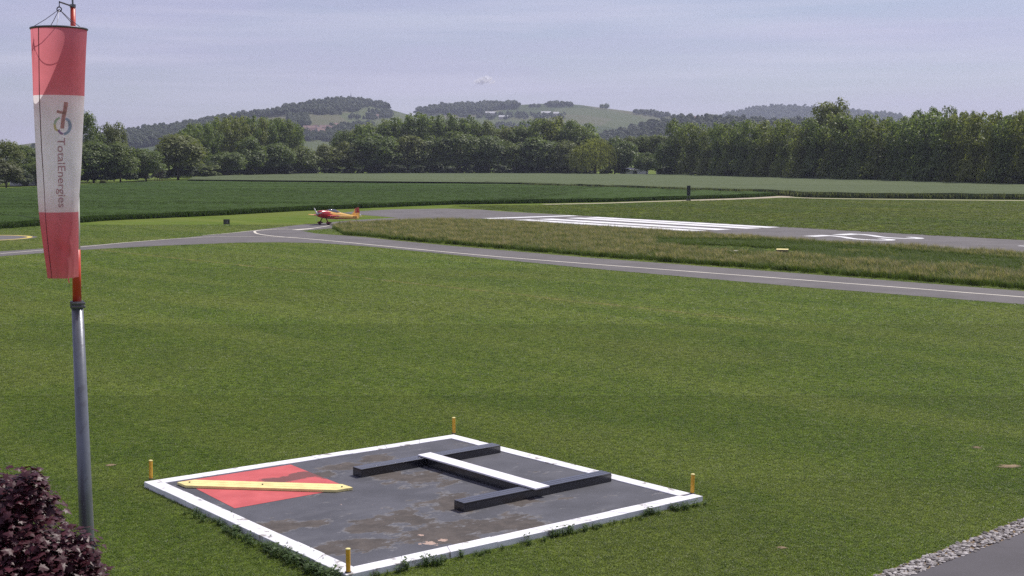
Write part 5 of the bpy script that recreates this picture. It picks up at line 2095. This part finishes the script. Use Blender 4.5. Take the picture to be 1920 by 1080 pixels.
# ------------------------------------------------------------------ small airfield furniture
# black board on the grass
g_ = G(425, 424)
o = thing('taxi_sign', 'small black sign board on short legs on the grass left of the aeroplane', 'sign', (g_[0], g_[1], 0), R(8))
mb = MB()
mb.box(-0.38, 0.38, -0.03, 0.03, 0.22, 0.80)
mb.build('board', M['black_paint'], o)
for s in (-1, 1):
    mb = MB()
    mb.tube([(s * 0.32, 0.05, 0), (s * 0.32, 0.05, 0.78)], 0.025, 8)
    mb.build('leg', M['dark_steel'], o)
mb = MB()
mb.box(-0.38, 0.38, -0.05, 0.05, 0.803, 0.83)
mb.build('top_rail', M['dark_steel'], o)
mb = MB()
mb.box(0.03, 0.12, -0.034, -0.0305, 0.34, 0.68)
mb.build('painted_mark', paint('grey_mark', (0.22, 0.20, 0.24), 0.7, 0.2, bmp=0), o)

# tall dark panel at the wheat edge
g_ = G(1291, 376.2)
o = thing('runway_board', 'tall narrow dark board on legs at the wheat edge beyond the runway', 'sign', (g_[0], g_[1], 0), R(-4))
mb = MB()
mb.box(-0.34, 0.34, -0.05, 0.05, 1.0, 2.85)
mb.build('board', paint('board_dark', (0.018, 0.022, 0.028), 0.5, 0.4), o)
for z in (0.95, 2.853):
    mb = MB()
    mb.box(-0.36, 0.36, -0.07, 0.07, z, z + 0.047)
    mb.build('rail', M['steel'], o)
for s in (-1, 1):
    mb = MB()
    mb.tube([(s * 0.24, 0.10, 0), (s * 0.24, 0.10, 2.8)], 0.035, 8)
    mb.build('leg', M['steel'], o)
mb = MB()
mb.box(-0.42, 0.42, -0.25, 0.3, 0.0, 0.30)
mb.build('footing', M['asphalt_dark'], o)

for px, lb in ((1238, 'left of two low grey posts at the wheat edge beyond the runway'), (1247, 'right of two low grey posts at the wheat edge beyond the runway')):
    g_ = G(px, 374.6)
    o = thing('marker_post', lb, 'post', (g_[0], g_[1], 0), 0, 'low grey posts at the wheat edge')
    mb = MB()
    mb.tube([(0, 0, 0), (0, 0, 0.62), (0, 0, 0.68)], [0.11, 0.11, 0.05], 10)
    mb.build('pole', M['steel'], o)
    mb = MB()
    mb.tube([(0, 0, 0.42), (0, 0, 0.54)], 0.116, 10)
    mb.build('band', M['white_clean'], o)

# yellow marker on legs and the flat slab in the mown lane
g_ = G(1467, 477)
o = thing('edge_marker', 'yellow roof shaped marker on short legs in the tall grass', 'marker', (g_[0], g_[1], 0), R(-14))
mb = MB()
mb.add([(-.5, -.32, .42), (.5, -.32, .42), (.5, 0, .50), (-.5, 0, .50), (-.5, .32, .42), (.5, .32, .42)], [(0, 1, 2, 3), (3, 2, 5, 4), (0, 3, 4), (1, 5, 2), (0, 4, 5, 1)])
mb.build('roof_panel', M['yellow_paint'], o)
mb = MB()
mb.box(-.5, .5, -.30, -.26, .20, .417)
mb.build('underside_shade', M['black_paint'], o)  # black strip added to stand for the shaded underside of the roof panel
for x_, y_ in ((-.4, -.22), (.4, -.22), (-.4, .22), (.4, .22)):
    mb = MB()
    mb.tube([(x_, y_, 0), (x_, y_, .416)], 0.03, 8)
    mb.build('leg', M['steel'], o)
g_ = G(1371, 473)
o = thing('ground_marker', 'flat pale slab marker lying in the mown lane in the tall grass', 'marker', (g_[0], g_[1], 0), R(-14))
mb = MB()
mb.box(-.6, .6, -.42, .42, 0, .16)
mb.build('slab', M['pale_mark'], o, bevel=0.02)
mb = MB()
mb.tube([(0, 0, .158), (0, 0, .21)], 0.06, 8)
mb.build('knob', M['dark_steel'], o)

# small white marker by the taxiway behind the aeroplane
for px, py, lb in ((646, 423, 'small white marker at the tip of the tall grass below the aeroplane'), (675.5, 407, 'small white marker on the grass behind the aeroplane tail')):
    g_ = G(px, py)
    o = thing('white_marker', lb, 'marker', (g_[0], g_[1], 0), 0, 'small white taxiway markers')
    mb = MB()
    mb.tube([(0, 0, 0), (0, 0, .22)], 0.04, 8)
    mb.build('stem', M['dark_steel'], o)
    mb = MB()
    mb.tube([(0, 0, .221), (0, 0, .36), (0, 0, .41)], [.09, .09, .03], 10)
    mb.build('cap', M['white_clean'], o)

# thin posts before the trees
for i, px in enumerate((292.5, 297, 301.5, 306)):
    d = G(px, 343)[1]
    o = thing('wooden_post', 'thin wooden post in a row of four before the dark trees, ' + ('leftmost', 'second from left', 'third from left', 'rightmost')[i], 'post', ((px - 960) / F * d, d, 0), 0, 'thin wooden posts before the trees')
    mb = MB()
    mb.tube([(0, 0, 0), (0.02, 0, 2.2), (0.0, 0, 4.3)], [0.11, 0.10, 0.08], 7)
    mb.build('pole', M['bark'], o)
    mb = MB()
    mb.tube([(0, 0, 4.302), (0, 0, 4.40)], [0.1, 0.03], 7)
    mb.build('cap', M['bark'], o)
